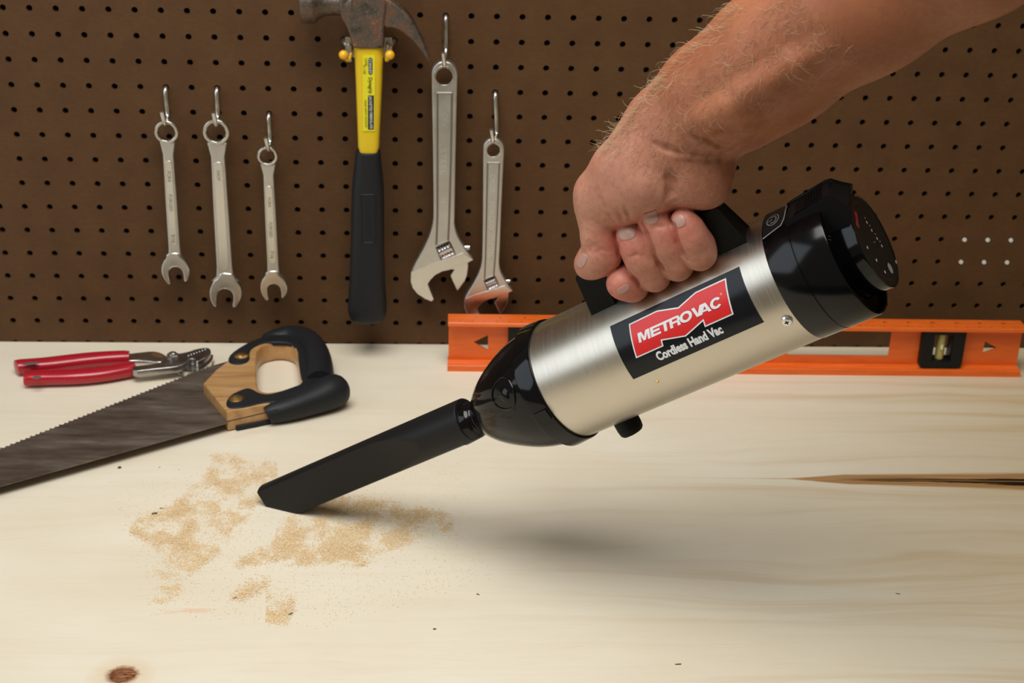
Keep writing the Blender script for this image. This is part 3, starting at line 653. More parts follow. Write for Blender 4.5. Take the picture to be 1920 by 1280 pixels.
# ------------------------------------------------------------------ slip-joint pliers
pl = empty('slip_joint_pliers', (-.42, -.07, 0), label='slip-joint pliers with worn red dipped handles lying by the pegboard', cat='pliers')
def pgrip(px, r):
    P = [zp(x, y, .0088) for x, y in px]; P = chaikin(P, 2, False); n = len(P)
    secs = []
    for i, p in enumerate(P):
        T = (P[min(i + 1, n - 1)] - P[max(i - 1, 0)]).normalized(); S = Vector((-T.y, T.x, 0)).normalized(); u = i / (n - 1)
        rr = r * (.35 if i == 0 else .8 if i == 1 else 1.0) * (1.0 if u < .93 else .93)
        secs.append((Vector((p.x, p.y, .0088)), S, Z3, rr * (1.05 + .25 * math.sin(PI * u)), min(.0082, rr * .95), 2.3))
    mb = MB(); mb.loft(secs, 24); return mb
g1 = pgrip([(29, 689), (38, 687), (75, 685), (110, 681), (150, 676), (195, 672), (243, 670)], .0075).build('grip', PLRED, pl)
g2 = pgrip([(46, 709), (56, 709), (95, 707), (140, 706), (180, 703), (220, 697), (253, 691)], .0075).build('grip', PLRED, pl)
for g_, (x0, y0, x1, y1) in ((g1, (42, 682.5, 72, 680)), (g2, (61, 708, 77, 707))):
    a, c = zp(x0, y0, .0166), zp(x1, y1, .0166); mb = MB(); mb.loft([(a + (c - a) * u, (Vector((-(c - a).y, (c - a).x, 0))).normalized(), Z3, .0032 * math.sin(PI * (u * .8 + .1)), .0009, 2) for u in (0, .15, .4, .7, 1)], 14); mb.build('worn_patch', WORNG, g_)
def pmetal(L, z0, z1, nm, m_, bev=.0012):
    mb = MB(); plate(mb, [tuple(q) for q in chaikin([Vector(t2(p, z1)) for p in L], 1)], [], X3, Y3, Z3, Vector((0, 0, 0)), z0, z1, bev, 2); return mb.build(nm, m_, pl)
DKS = satin('dull_plier_steel', (.34, .31, .28), (.50, .48, .46), .28, .4)
arm_lo = pmetal([(236, 663), (262, 660), (285, 657.5), (301, 660), (313, 667), (322, 677), (333, 688), (347, 697), (364, 696), (380, 690), (392, 680), (397, 672), (398, 664), (388, 668), (372, 676), (360, 680), (346, 682), (330, 679), (316, 676), (298, 679), (276, 676), (256, 675), (236, 676)], .0008, .0082, 'lower_jaw', WRENCHP)
slot = pmetal([(281, 664), (290, 660.5), (300, 661.5), (308, 667), (303, 669), (292, 668)], .0080, .0084, 'slip_slot', mat('rusty_slot', (.20, .10, .04), .6, .5), .0001); slot.parent = arm_lo
arm_up = pmetal([(246, 686), (270, 684), (296, 680), (312, 673), (320, 665), (336, 662), (352, 659), (368, 653.5), (384, 651), (394, 652), (396, 660), (390, 668), (380, 674), (368, 678), (366, 672), (356, 672), (350, 680), (336, 686), (312, 689), (280, 692), (250, 696)], .0078, .0150, 'upper_jaw', DKS)
mb = MB(); c = zp(324, 668, .0150); mb.lathe([(0, .0068), (.0018, .0068), (.0026, .0056), (.0026, .0001)], 6, c, Matrix(((0, 1, 0), (0, 0, 1), (1, 0, 0)))); bt = mb.build('pivot_bolt', DKS, pl)
mb = MB(); mb.lathe([(0, .0040), (.0040, .0040), (.0046, .0030), (.0046, .0001)], 20, c, Matrix(((0, 1, 0), (0, 0, 1), (1, 0, 0)))); mb.build('bolt_end', CHROME, bt)
mb = MB()
for i in range(7):
    p = zp(354 + i * 5.2, 672 - i * 1.9, .012); mb.tube([p + Vector((0, -.002, -.003)), p + Vector((0, .001, .0034))], .0009, 6)
mb.build('jaw_teeth', CHROME, arm_up)

# ------------------------------------------------------------------ hand vacuum
vac = empty('hand_vacuum', VO, VM, label='cordless hand vacuum with brushed steel barrel and black crevice nozzle, held in the hand', cat='vacuum cleaner'); vac.scale = (VS, VS, VS)
def vb_(mb, name, m_, parent=None, **k): return mb.build(name, m_, parent or vac, world=False, **k)
def ph(R, deg): a = math.radians(deg); return (-R * math.sin(a), R * math.cos(a))     # (y, z) at handle-angle deg on the label side
b = MB(); b.lathe([(-.203, .0457), (.0008, .0457), (.0008, .040)], 128); barrel = vb_(b, 'steel_barrel', BRUSHED)
b = MB(); b.lathe([(-.2000, .0440), (-.1943, .0462), (-.1943, .0468), (-.1948, .0476), (-.1965, .0479), (-.2068, .0487), (-.2080, .0486), (-.2088, .0479), (-.2088, .0440)], 128); collar = vb_(b, 'front_collar', BLKG)
b = MB(); b.lathe([(-.2078, .0440), (-.2090, .0452), (-.2160, .0446), (-.2240, .0432), (-.2330, .0408), (-.2420, .0373), (-.2500, .0337), (-.2580, .0296), (-.2650, .0252), (-.2710, .0205), (-.2750, .0165), (-.2772, .0138), (-.2780, .0126), (-.2790, .0124), (-.2798, .0132), (-.2806, .0134), (-.2812, .0128), (-.2820, .0132), (-.2828, .0142), (-.2838, .0148), (-.2990, .0158), (-.2995, .010)], 112); dome = vb_(b, 'nose_dome', BLKG)
# release recess in the dome: rim + hollow
def on_dome(t, deg, lift=0):
    pr = [(-.2160, .0446), (-.2240, .0432), (-.2330, .0408), (-.2420, .0373), (-.2500, .0337), (-.2580, .0296)]
    r = np.interp(-t, [-p[0] for p in pr], [p[1] for p in pr]) + lift; y, z = ph(r, deg); return Vector((t, y, z))
rim = [on_dome(-.2235 + .0115 * math.cos(a) * (1.25 if math.cos(a) < 0 else .75), 47 + 16 * math.sin(a), .0002) for a in np.linspace(0, 2 * PI, 49)]
b = MB(); b.tube(rim, .0008, 8, cap=False); rr_ = vb_(b, 'release_recess', BLKG, dome)
b = MB(); cy, cz = ph(.0405, 48); b.loft([((-.2235 + .007 * math.cos(PI * i / 8), cy, cz), (0, *ph(1, 48)), (0, *ph(1, 138)), .0042 * math.sin(PI * i / 8) + 1e-5, .0075 * math.sin(PI * i / 8) + 1e-5, 2) for i in range(9)], 20, False); vb_(b, 'release_button', BLKG, dome)
b = MB(); cy, cz = ph(.0480, 80); b.box((-.2005, cy, cz), .010, .0085, .0030, Matrix.Rotation(math.radians(80), 3, 'X')); vb_(b, 'collar_tab', BLKG, collar)
# crevice nozzle: tube cut to two flats, its end cut parallel to the bench
b = MB(); V = []; F = []; n = 72; ts = [-.2890, -.2895, -.2900] + list(np.linspace(-.300, -.330, 4)) + list(np.linspace(-.332, -.400, 18)) + list(np.linspace(-.405, -.515, 12))
SV = Vector((0, *ph(1, 58.6 - 90)))       # sideways in the sight plane
for i, t in enumerate(ts):
    r = .0174 if i else .0165
    c = Vector((t, 0, 0)) + SV * (.0022 + .018 * max(0, -t - .29))
    lim = 1.0
    if t < -.332: u = min(1, (-t - .332) / .055); lim = 1 - .50 * math.sin(u * PI / 2)
    na = math.radians(90)
    nv = Vector((0, *ph(1, 72))); sv = Vector((0, *ph(1, 72 - 90)))
    for k in range(n):
        a = 2 * PI * k / n; x, y = math.cos(a), math.sin(a); x = max(-lim - .12 * (lim < 1), min(lim, x)) if lim < 1 else x
        V.append(c + nv * (x * r) + sv * (y * r))
for i in range(len(ts) - 1):
    for k in range(n): k2 = (k + 1) % n; F.append((i * n + k2, i * n + k, (i + 1) * n + k, (i + 1) * n + k2))
F += [tuple(range(n))]
bm = bmesh.new(); vs = [bm.verts.new(v) for v in V]
for f in F: bm.faces.new([vs[i] for i in f])
Mw = Matrix.Translation(VO) @ VM.to_4x4() @ Matrix.Scale(VS, 4); inv = Mw.inverted(); nl = (VM.transposed() @ Vector((0, 0, 1)))
bmesh.ops.bisect_plane(bm, geom=bm.verts[:] + bm.edges[:] + bm.faces[:], plane_co=inv @ Vector((0, 0, .0004)), plane_no=nl, clear_inner=True)
ed = [e for e in bm.edges if e.is_boundary]; bmesh.ops.holes_fill(bm, edges=ed, sides=0)
# blunt nose above the cut
bmesh.ops.bisect_plane(bm, geom=bm.verts[:] + bm.edges[:] + bm.faces[:], plane_co=(-.5075, 0, 0), plane_no=(-1, 0, 0), clear_outer=True)
ed = [e for e in bm.edges if e.is_boundary]; bmesh.ops.holes_fill(bm, edges=ed, sides=0)
me = bpy.data.meshes.new('crevice_nozzle'); bm.to_mesh(me); bm.free(); me.materials.append(BLKM); smooth(me, 28)
noz = put(bpy.data.objects.new('crevice_nozzle', me), 'crevice_nozzle', vac); bv = noz.modifiers.new('b', 'BEVEL'); bv.width = .0007; bv.segments = 2; bv.limit_method = 'ANGLE'; bv.angle_limit = math.radians(35)
# rear housing
b = MB(); b.lathe([(.0003, .0440), (.0003, .0458), (.0010, .0461), (.0190, .0462), (.0194, .0457), (.0198, .0457), (.0202, .0462), (.0418, .0462), (.0425, .0458), (.0426, .0452), (.0422, .0447), (.0330, .0440), (.0320, .0340)], 128); rear = vb_(b, 'rear_housing', mat('housing_black_plastic', (.003, .003, .004), .15, spec=.34))
b = MB(); b.lathe([(.0190, .0459), (.0202, .0459)], 96)
b = MB()
for k in range(72):
    a = 2 * PI * k / 72; R = Matrix.Rotation(a, 3, 'X'); b.box(R @ Vector((.0358, 0, .0388)), .0065, .0008, .0098, R)
vb_(b, 'vent_fins', BLKG, rear, kind='stuff')
b = MB(); b.lathe([(.0310, .0330), (.0555, .0331), (.0566, .0334), (.0574, .0333), (.0576, .0326), (.0570, .0322)], 112); hub = vb_(b, 'end_cap', BLKG)
b = MB(); b.lathe([(.0570, .0324), (.0570, .0026), (.0560, .0022), (.0540, .0001)], 96); vb_(b, 'end_face', BLKF, hub)
FZ = .0572
def face_disc(mb, y, z, ry, rz, rot=0, n=20):
    mb.add([(FZ, y + ry * math.cos(2 * PI * k / n) * math.cos(rot) - rz * math.sin(2 * PI * k / n) * math.sin(rot), z + ry * math.cos(2 * PI * k / n) * math.sin(rot) + rz * math.sin(2 * PI * k / n) * math.cos(rot)) for k in range(n)], [tuple(range(n))])
b = MB()
for y, z in ((.0093, .0094), (.0082, .003), (.0079, -.0042), (.0073, -.0106), (-.0178, .0082), (-.0175, -.0036), (-.0168, -.0149)): face_disc(b, y, z, .00125, .0010)
for y, z in ((.0115, .0118), (.0105, .0055), (.0100, -.0017), (.0094, -.0080)): face_disc(b, y, z, .0005, .0007)
vb_(b, 'indicator_dots', WHT, hub, kind='stuff')
b = MB(); face_disc(b, -.004, -.0221, .0038, .0038, 0, 28); vb_(b, 'certification_mark', GREYP, hub)
b = MB(); c = Vector((FZ, 0, 0))
for a0, a1 in ((-45, 22), (108, 150)):
    A = [math.radians(a) for a in np.linspace(a0, a1, 24)]
    for i in range(23):
        q = []
        for aa, r_ in ((A[i], .0277), (A[i + 1], .0277), (A[i + 1], .0281), (A[i], .0281)): y, z = ph(r_, math.degrees(aa)); q.append((FZ, y, z))
        b.add(q, [(0, 1, 2, 3)])
vb_(b, 'ring_print', REDD, hub, kind='stuff')
# emblem outline shared by the end face and the label (label millimetres)
EMB = [(-109.1, 16.4), (-85.8, 16.9), (-69.7, 12.7), (-54.6, 17.4), (-30.5, 17.4), (-34.9, -6.9), (-57.4, -7.0), (-56.7, -2.8), (-72.8, -7.5), (-89.9, -3.5), (-90.8, -7.4), (-113.5, -7.4)]
b = MB(); cx, cy = -71, 5; dirx = Vector((0, -.968, -.252)); diry = Vector((0, -.252, .968))
V2 = [Vector((FZ, -.0042, .0224)) + dirx * (x - cx) * .000175 + diry * (y - cy) * .000175 for x, y in EMB]
b.add(V2, [tuple(range(len(V2)))]); vb_(b, 'small_emblem', mat('muted_red_print', (.42, .03, .04), .4), hub)

# label wrapped on the barrel
def wrap(V, F, R, name, m_, parent, step=.0022):
    bm = bmesh.new(); vs = [bm.verts.new((q[0], q[1], q[2] if len(q) > 2 else 0)) for q in V]
    for f in F:
        try: bm.faces.new([vs[i] for i in f])
        except ValueError: pass
    ys = [v.co.y for v in bm.verts]; y = min(ys) + step
    while y < max(ys):
        bmesh.ops.bisect_plane(bm, geom=bm.verts[:] + bm.edges[:] + bm.faces[:], plane_co=(0, y, 0), plane_no=(0, 1, 0)); y += step
    for v in bm.verts: yy, zz = ph(R + v.co.z, 58 - math.degrees(v.co.y / .0457)); v.co = Vector((v.co.x, yy, zz))
    me = bpy.data.meshes.new(name); bm.to_mesh(me); bm.free(); me.materials.append(m_); smooth(me, 60)
    nv = me.polygons[0].normal if len(me.polygons) else None
    if nv is not None and nv.dot(Vector((0, *ph(1, 58)))) < 0: me.flip_normals()
    return put(bpy.data.objects.new(name, me), name, parent)
mm = lambda L: [(x * .001, y * .001) for x, y in L]
lab = wrap(mm([(-124, 21), (-19.4, 21), (-19.4, -20.3), (-124, -20.6)]), [(0, 1, 2, 3)], .04585, 'label_sticker', LBL, vac)
def inset(P, d):
    out = []; n = len(P)
    for i in range(n):
        p0, p1, p2 = Vector(P[i - 1]), Vector(P[i]), Vector(P[(i + 1) % n]); e1 = (p1 - p0).normalized(); e2 = (p2 - p1).normalized()
        n1 = Vector((e1.y, -e1.x)); n2 = Vector((e2.y, -e2.x)); m_ = (n1 + n2); m_ = m_ / max(.3, m_.dot(n1)) ; out.append(tuple(p1 + m_ * d))
    return out
def fillpoly(P):
    cu = bpy.data.curves.new('t', 'CURVE'); cu.dimensions = '2D'; cu.fill_mode = 'BOTH'; sp = cu.splines.new('POLY'); sp.points.add(len(P) - 1); sp.use_cyclic_u = True
    for i, p in enumerate(P): sp.points[i].co = (p[0], p[1], 0, 1)
    o = bpy.data.objects.new('t', cu); COL.objects.link(o); me = bpy.data.meshes.new_from_object(o); V = [(v.co.x, v.co.y) for v in me.vertices]; F = [tuple(p.vertices) for p in me.polygons]
    bpy.data.objects.remove(o); return V, F
wrap(*fillpoly(mm(EMB)), .04595, 'emblem_border', WHT, lab)
emb = wrap(*fillpoly(mm(inset(EMB, .95))), .04605, 'red_emblem', RED, lab)
# heavy italic capitals, drawn stroke by stroke (unit cell: height 1)
def letters():
    H = .0063; S = .22; T = .27; out = []
    def quad(*p): out.append([(x, y) for x, y in p])
    def arc(cx, cy, rx, ry, tx, ty, a0, a1, n=14):
        for i in range(n):
            a = math.radians(a0 + (a1 - a0) * i / n); c = math.radians(a0 + (a1 - a0) * (i + 1) / n)
            quad((cx + rx * math.cos(a), cy + ry * math.sin(a)), (cx + rx * math.cos(c), cy + ry * math.sin(c)), (cx + (rx - tx) * math.cos(c), cy + (ry - ty) * math.sin(c)), (cx + (rx - tx) * math.cos(a), cy + (ry - ty) * math.sin(a)))
    def G(ch, x, w):
        if ch == 'M': quad((x, 0), (x + .26, 0), (x + .26, 1), (x, 1)); quad((x + w - .26, 0), (x + w, 0), (x + w, 1), (x + w - .26, 1)); quad((x + .2, 1), (x + .42, 1), (x + w / 2 + .12, .05), (x + w / 2 - .12, .05)); quad((x + w - .42, 1), (x + w - .2, 1), (x + w / 2 + .12, .05), (x + w / 2 - .12, .05))
        if ch == 'E':
            quad((x, 0), (x + .28, 0), (x + .28, 1), (x, 1))
            for y in (0, .39, .78): quad((x, y), (x + w * (.92 if y == .39 else 1), y), (x + w * (.92 if y == .39 else 1), y + .22), (x, y + .22))
        if ch == 'T': quad((x, .77), (x + w, .77), (x + w, 1), (x, 1)); quad((x + w / 2 - .15, 0), (x + w / 2 + .15, 0), (x + w / 2 + .15, .9), (x + w / 2 - .15, .9))
        if ch == 'R':
            quad((x, 0), (x + .28, 0), (x + .28, 1), (x, 1)); quad((x, .79), (x + w - .28, .79), (x + w - .28, 1), (x, 1)); quad((x, .36), (x + w - .28, .36), (x + w - .28, .56), (x, .56)); arc(x + w - .3, .68, .30, .32, .26, .21, -90, 90)
            quad((x + w - .32, .1), (x + w - .04, .1), (x + w - .04, .36), (x + w - .32, .42)); quad((x + w - .32, 0), (x + w + .02, 0), (x + w - .04, .12), (x + w - .32, .12))
        if ch == 'O': arc(x + w / 2, .5, w / 2, .53, .29, .22, 0, 360, 36)
        if ch == 'V': quad((x, 1), (x + .30, 1), (x + w / 2 + .1, 0), (x + w / 2 - .17, 0)); quad((x + w - .28, 1), (x + w, 1), (x + w / 2 + .17, 0), (x + w / 2 - .1, 0))
        if ch == 'A': quad((x, 0), (x + .29, 0), (x + w / 2 + .12, 1), (x + w / 2 - .17, 1)); quad((x + w - .29, 0), (x + w, 0), (x + w / 2 + .17, 1), (x + w / 2 - .12, 1)); quad((x + .2, .18), (x + w - .2, .18), (x + w - .28, .36), (x + .28, .36))
        if ch == 'C': arc(x + w / 2, .5, w / 2, .53, .29, .22, 38, 322, 32)
    for ch, x0, x1 in (('M', -106.0, -96.9), ('E', -95.8, -88.3), ('T', -87.9, -80.3), ('R', -80.2, -72.3), ('O', -72.0, -62.7), ('V', -62.1, -53.8), ('A', -57.0, -47.9), ('C', -47.7, -39.3)):
        k0 = len(out); G(ch, 0, (x1 - x0) / 6.3)
        for q in range(k0, len(out)): out[q] = [(x0 * .001 + u * H + S * v * H, .0013 + v * H * 1.03) for u, v in out[q]]
        for q in range(k0, len(out)): out += [[(x + d_, y) for x, y in out[q]] for d_ in (-.00024, .00024)]
    V = []; F = []
    for i_, q in enumerate(out): n0 = len(V); V += [(x, y, i_ * 1.2e-6) for x, y in q]; F.append(tuple(range(n0, n0 + len(q))))
    return V, F
V, F = letters(); wrap(V, F, .04615, 'brand_lettering', WHT, emb)
V, F = text2d('Cordless Hand Vac', .0086, .70, .0, .00040); x0 = min(v[0] for v in V); x1 = max(v[0] for v in V); sx = .0522 / (x1 - x0)
wrap([(-.0995 + (x - x0) * sx, -.0154 + y) for x, y in V], F, .04595, 'tagline_lettering', WHT, lab)
V = [(-.0372 + r_ * math.cos(a), .0087 + r_ * math.sin(a)) for r_ in (.0004, .0007) for a in np.linspace(0, 2 * PI, 17)[:-1]]
wrap(V, [(i, (i + 1) % 16, 16 + (i + 1) % 16, 16 + i) for i in range(16)], .04615, 'registered_mark', YEL_P, emb)
# power button plate
def patch(pts, R, name, m_, parent, **k):      # pts (t, deg)
    return wrap([(t, math.radians(58 - d) * .0457) for t, d in pts], [tuple(range(len(pts)))], R, name, m_, parent)
pw_ = [(.0013, -19), (.0150, -19), (.0170, -16.5), (.0180, -12), (.0180, 0), (.0172, 6), (.0150, 11.5), (.0013, 17)]
plt = patch(pw_, .04645, 'power_panel', BLKF, rear)
def wline(pts, w, R, name, m_, parent, closed=False, dens=1):
    V = []; F = []
    P = [Vector((t, math.radians(58 - d) * .0457)) for t, d in pts]; n = len(P)
    for i in range(n if closed else n - 1):
        a, c = P[i], P[(i + 1) % n]; e = (c - a).normalized(); q = Vector((-e.y, e.x)) * w / 2; k = len(V); V += [tuple(a - q - e * w * .3), tuple(c - q + e * w * .3), tuple(c + q + e * w * .3), tuple(a + q - e * w * .3)]; F.append((k, k + 1, k + 2, k + 3))
    return wrap(V, F, R, name, m_, parent)
wline(pw_[1:][::1] , .0007, .0465, 'panel_outline', GREYP, plt); wline([pw_[0], pw_[1]], .0007, .0465, 'panel_outline', GREYP, plt)
cc = (.0088, -.5); kd = math.degrees(1 / .0457)
wline([(cc[0] + .0044 * math.cos(a), cc[1] + .0054 * kd * math.sin(a)) for a in np.linspace(0, 2 * PI, 29)[:-1]], .0005, .0465, 'icon_ring', GREYP, plt, True)
wline([(cc[0] + .0026 * math.cos(a), cc[1] + .0034 * kd * math.sin(a)) for a in np.radians(np.linspace(-130, 130, 20))], .0005, .0465, 'power_icon', GREYP, plt)
wline([(cc[0] - .0036, cc[1]), (cc[0] - .0004, cc[1])], .0005, .0465, 'power_icon', GREYP, plt)
# battery latch on top of the rear housing
def prism(prof, hw, hw2=None):       # profile in (t, z), half width at base / top
    hw2 = hw2 or hw; zz = [p[1] for p in prof]; a, c = min(zz), max(zz); V = []
    for s in (-1, 1):
        for t, z in prof: V.append((t, s * (hw + (hw2 - hw) * (z - a) / (c - a)), z))
    n = len(prof); return V, [(i, n + i, n + (i + 1) % n, (i + 1) % n) for i in range(n)] + [tuple(range(n))[::-1], tuple(range(n, 2 * n))]
def bev(o, w=.001, s=3, ang=30):
    m_ = o.modifiers.new('b', 'BEVEL'); m_.width = w; m_.segments = s; m_.limit_method = 'ANGLE'; m_.angle_limit = math.radians(ang); return o
b = MB(); b.add(*prism([(.0190, .040), (.0202, .0462), (.0230, .0470), (.0500, .0502), (.0530, .0495), (.0570, .0425), (.0610, .0375), (.0570, .0300), (.0400, .0300)], .0165, .0100)); bl_ = bev(vb_(b, 'battery_latch', BLKS), .0012)
lz = lambda t: .0470 + (t - .0230) * .0032 / .0270
b = MB(); b.add(*prism([(.0265, lz(.0265) - .001), (.0265, lz(.0265) + .0005), (.0475, lz(.0475) + .0005), (.0475, lz(.0475) - .001)], .0085)); lp = bev(vb_(b, 'latch_button', BLKH, bl_), .0004, 2)
b = MB()
for i in range(6): t = .0345 + i * .0021; b.box((t, 0, lz(t) + .0006), .0009, .011, .0008)
vb_(b, 'latch_ridges', BLKH, lp)
# carrying handle: posts, grip bar
b = MB(); hprof = [(-.1382, .0440), (-.1374, .0455), (-.1310, .0740), (-.1296, .0757), (-.0170, .0757), (-.0156, .0748), (-.0117, .0455), (-.0115, .0440), (-.0300, .0440), (-.0330, .0600), (-.0365, .0655), (-.1120, .0655), (-.1160, .0600), (-.1190, .0440)]
b.add(*prism(hprof, .0095, .0062)); bev(vb_(b, 'carry_handle', BLKH), .0009, 2)
# screw, rivet and rubber foot
def radial(t, deg): y, z = ph(1, deg); n_ = Vector((0, y, z)); return Matrix((n_, Vector((1, 0, 0)), n_.cross(Vector((1, 0, 0))))).transposed()
b = MB(); y, z = ph(.0455, 90.8); b.lathe([(0, .0040), (.0010, .0040), (.0020, .0032), (.0024, .0015), (.0024, .00001)], 24, (-.0057, y, z), radial(0, 90.8)); sc_ = vb_(b, 'side_screw', CHROME)
b = MB(); y, z = ph(.0479, 90.8); Rr = radial(0, 90.8); b.box((-.0057, y, z), .0004, .0030, .0008, Rr); b.box((-.0057, y, z), .0004, .0008, .0030, Rr); vb_(b, 'cross_slot', SEAM, sc_)
b = MB(); y, z = ph(.0456, 96); b.lathe([(0, .0013), (.0006, .0010), (.0008, .00001)], 14, (-.1106, y, z), radial(0, 96)); vb_(b, 'small_rivet', BRASS)
b = MB(); y, z = ph(.0440, 160); b.lathe([(0, .0098), (.0080, .0098), (.0120, .0092), (.0135, .0080), (.0140, .0060), (.0140, .00001)], 32, (-.1690, y, z), radial(0, 160)); vb_(b, 'rubber_foot', BLKH)
# ------------------------------------------------------------------ the arm and hand: one continuous surface grown from a distance field
def hploc(v): q = v - VO; return Vector((q.dot(VD), q.dot(VY), q.dot(VZ)))
GR = []        # groups: (name, k_inside, k_outside, [(a, b, ra, rb)])
def group(name, ki, ko, *chains):
    L = []
    for ch in chains:
        pts = [(p if isinstance(p[0], Vector) else (hp(p[0], p[1], p[2]), p[3])) for p in ch]
        if len(pts) == 1: pts = pts * 2
        for (a, ra), (c, rc) in zip(pts[:-1], pts[1:]): L.append((np.array(a), np.array(c), ra, rc))
    GR.append((name, ki, ko, L))
group('arm', .022, .02,
      [(1243, 228, .052, .0225), (1324, 160, .053, .0240), (1430, 84, .056, .0285), (1600, -34, .060, .0350), (1780, -175, .066, .0400), (2080, -400, .078, .0450)],
      [(1325, 254, .044, .0200), (1400, 198, .045, .0225), (1476, 136, .048, .0275), (1630, 24, .052, .0330), (1830, -110, .058, .0400), (2130, -335, .074, .0450)],
      [(1290, 245, .058, .0150), (1400, 150, .060, .0210), (1560, 30, .064, .0300)])
group('palm', .014, .010,
      [(1243, 228, .052, .0215), (1215, 275, .052, .0210), (1190, 310, .048, .0190)],
      [(1325, 254, .044, .0195), (1325, 305, .040, .0160), (1312, 345, .036, .0155)],
      [(1270, 270, .045, .0200), (1270, 330, .026, .0210), (1265, 350, .016, .0200)],
      [(1262, 288, .052, .0195), (1257, 320, .049, .0180), (1255, 350, .042, .0160)],
      [(1170, 350, .028, .0200), (1230, 350, .018, .0200), (1310, 335, .012, .0190)],
      [(1150, 400, .010, .0150), (1300, 345, .000, .0150)])
group('thenar', .012, .005,
      [(1212, 270, .056, .0200), (1165, 322, .059, .0190), (1127, 362, .056, .0155)],
      [(1205, 300, .060, .0190), (1213, 338, .060, .0175), (1232, 346, .057, .0145)],
      [(1127, 368, .056, .0150), (1165, 373, .058, .0158), (1216, 350, .058, .0158)])
group('hypothenar', .012, .003, [(1296, 318, .050, .0150), (1292, 343, .048, .0148), (1318, 350, .046, .0132)], [(1296, 318, .050, .0150), (1336, 312, .046, .0110), (1337, 352, .042, .0098)])
group('thumb', .007, .006, [(1121, 363, .056, .0146), (1119, 392, .056, .0132), (1124, 425, .056, .0120), (1129, 455, .055, .0112), (1124, 478, .054, .0106), (1109, 492, .053, .0098), (1104, 497, .053, .0092)],
      [(1143, 482, .053, .0078), (1124, 490, .053, .0090)])
def finger(name, near, t_off=0, far=1.0):
    pts = [(hp(*p[:3]), p[3]) for p in near]; b0 = hploc(pts[0][0]); t = b0.x + t_off
    hid = [(vg(t + .002, .038, .083), .0125), (vg(t + .001, .036, .066), .0108), (vg(t, .024, .0560), .0100), (vg(t, .004, .0558), .0096), (vg((t + b0.x) / 2, -.014, .0545), .0100)]
    GR.append((name, .006, .0005, [(np.array(a), np.array(c), ra, rc) for (a, ra), (c, rc) in zip((hid + pts)[:-1], (hid + pts)[1:])]))
finger('pinky', [(1304, 461, .043, .0116), (1298, 447, .047, .0100), (1290, 428, .051, .0092), (1281, 415, .053, .0088)])
finger('ring', [(1262, 480, .043, .0110), (1252, 462, .049, .0102), (1240, 436, .053, .0098), (1225, 408, .0535, .0100), (1221, 397, .0535, .0095)])
finger('middle', [(1219, 503, .044, .0114), (1207, 488, .050, .0107), (1192, 462, .0545, .0102), (1180, 442, .056, .0096)])
finger('index', [(1186, 516, .036, .0098), (1172, 528, .046, .0102), (1164, 532, .050, .0097)])
# knuckle bumps
group('bumps', .002, .006, [(1301, 449, .0515, .0060)], [(1243, 463, .0535, .0062)], [(1196, 490, .0550, .0062)], [(1110, 448, .060, .0060)])

def prim(P, a, b_, ra, rb):
    ba = b_ - a; L2 = float(ba @ ba); pa = P - a
    h = np.clip(pa @ ba / max(L2, 1e-12), 0, 1); d = pa - h[..., None] * ba
    return np.sqrt((d * d).sum(-1)) - (ra + (rb - ra) * h)
def smin(x, y, k):
    h = np.maximum(k - np.abs(x - y), 0) / k; return np.minimum(x, y) - h * h * k * .25
CUT = []; ADD = []
def field(P, extra=True):
    P = np.asarray(P, float); tot = None
    for name, ki, ko, L in GR:
        g = None
        for q in L:
            d = prim(P, *q); g = d if g is None else smin(g, d, ki)
        tot = g if tot is None else smin(tot, g, ko)
    if extra:
        for (q, k) in ADD: tot = smin(tot, prim(P, *q), k)
        for (q, k) in CUT: tot = -smin(-tot, prim(P, *q), k)
    return tot
def surf(px, py, extra=False):         # first skin point on a sight line
    d = np.array(ray(px, py)); o = np.array(CAMP); s = .55
    for _ in range(160):
        v = float(field((o + d * s)[None], extra)[0]); s += v * .8
        if v < 1e-4: return o + d * s
        if s > 1.6: return None
    return None
def grad(p, e=6e-4):
    Q = np.array([p + e * v for v in np.vstack([np.eye(3), -np.eye(3)])]); f = field(Q, False); g = f[:3] - f[3:]; return g / (np.linalg.norm(g) + 1e-12)
def crease(pts, r, sink=.3, k=.0022, add=False):
    Q = []
    for x, y in pts:
        p = surf(x, y)
        if p is None: continue
        Q.append(p + grad(p) * r * sink * (-1 if add else 1))
    for i in range(len(Q) - 1):
        w0 = .35 if i == 0 else 1; w1 = .35 if i == len(Q) - 2 else 1
        (ADD if add else CUT).append(((Q[i], Q[i + 1], r * w0, r * w1), k))
crease([(1228, 270), (1250, 279), (1275, 286), (1305, 289), (1335, 291), (1358, 290), (1374, 284)], .0014, .1, .0035)
crease([(1272, 302), (1300, 303), (1330, 302), (1352, 299), (1368, 293)], .0013, .3, .003)
crease([(1255, 322), (1256, 334), (1259, 344), (1258, 360), (1251, 373)], .0022, .1, .004)
crease([(1298, 250), (1330, 262), (1352, 275), (1380, 277)], .0012, .3, .004)
crease([(1128, 372), (1134, 388), (1142, 404), (1154, 418)], .0011, .3)
crease([(1158, 392), (1164, 405), (1168, 417)], .0009, .3)
crease([(1171, 390), (1177, 400), (1182, 413)], .0009, .3)
crease([(1101, 455), (1109, 463), (1118, 472), (1126, 480)], .0009, .3); crease([(1105, 452), (1114, 460), (1126, 468), (1138, 472)], .0008, .3); crease([(1099, 462), (1106, 470), (1112, 478)], .0008, .3)
crease([(1222, 428), (1234, 424), (1246, 424)], .0006, .5); crease([(1180, 482), (1192, 478), (1204, 480)], .0006, .5)
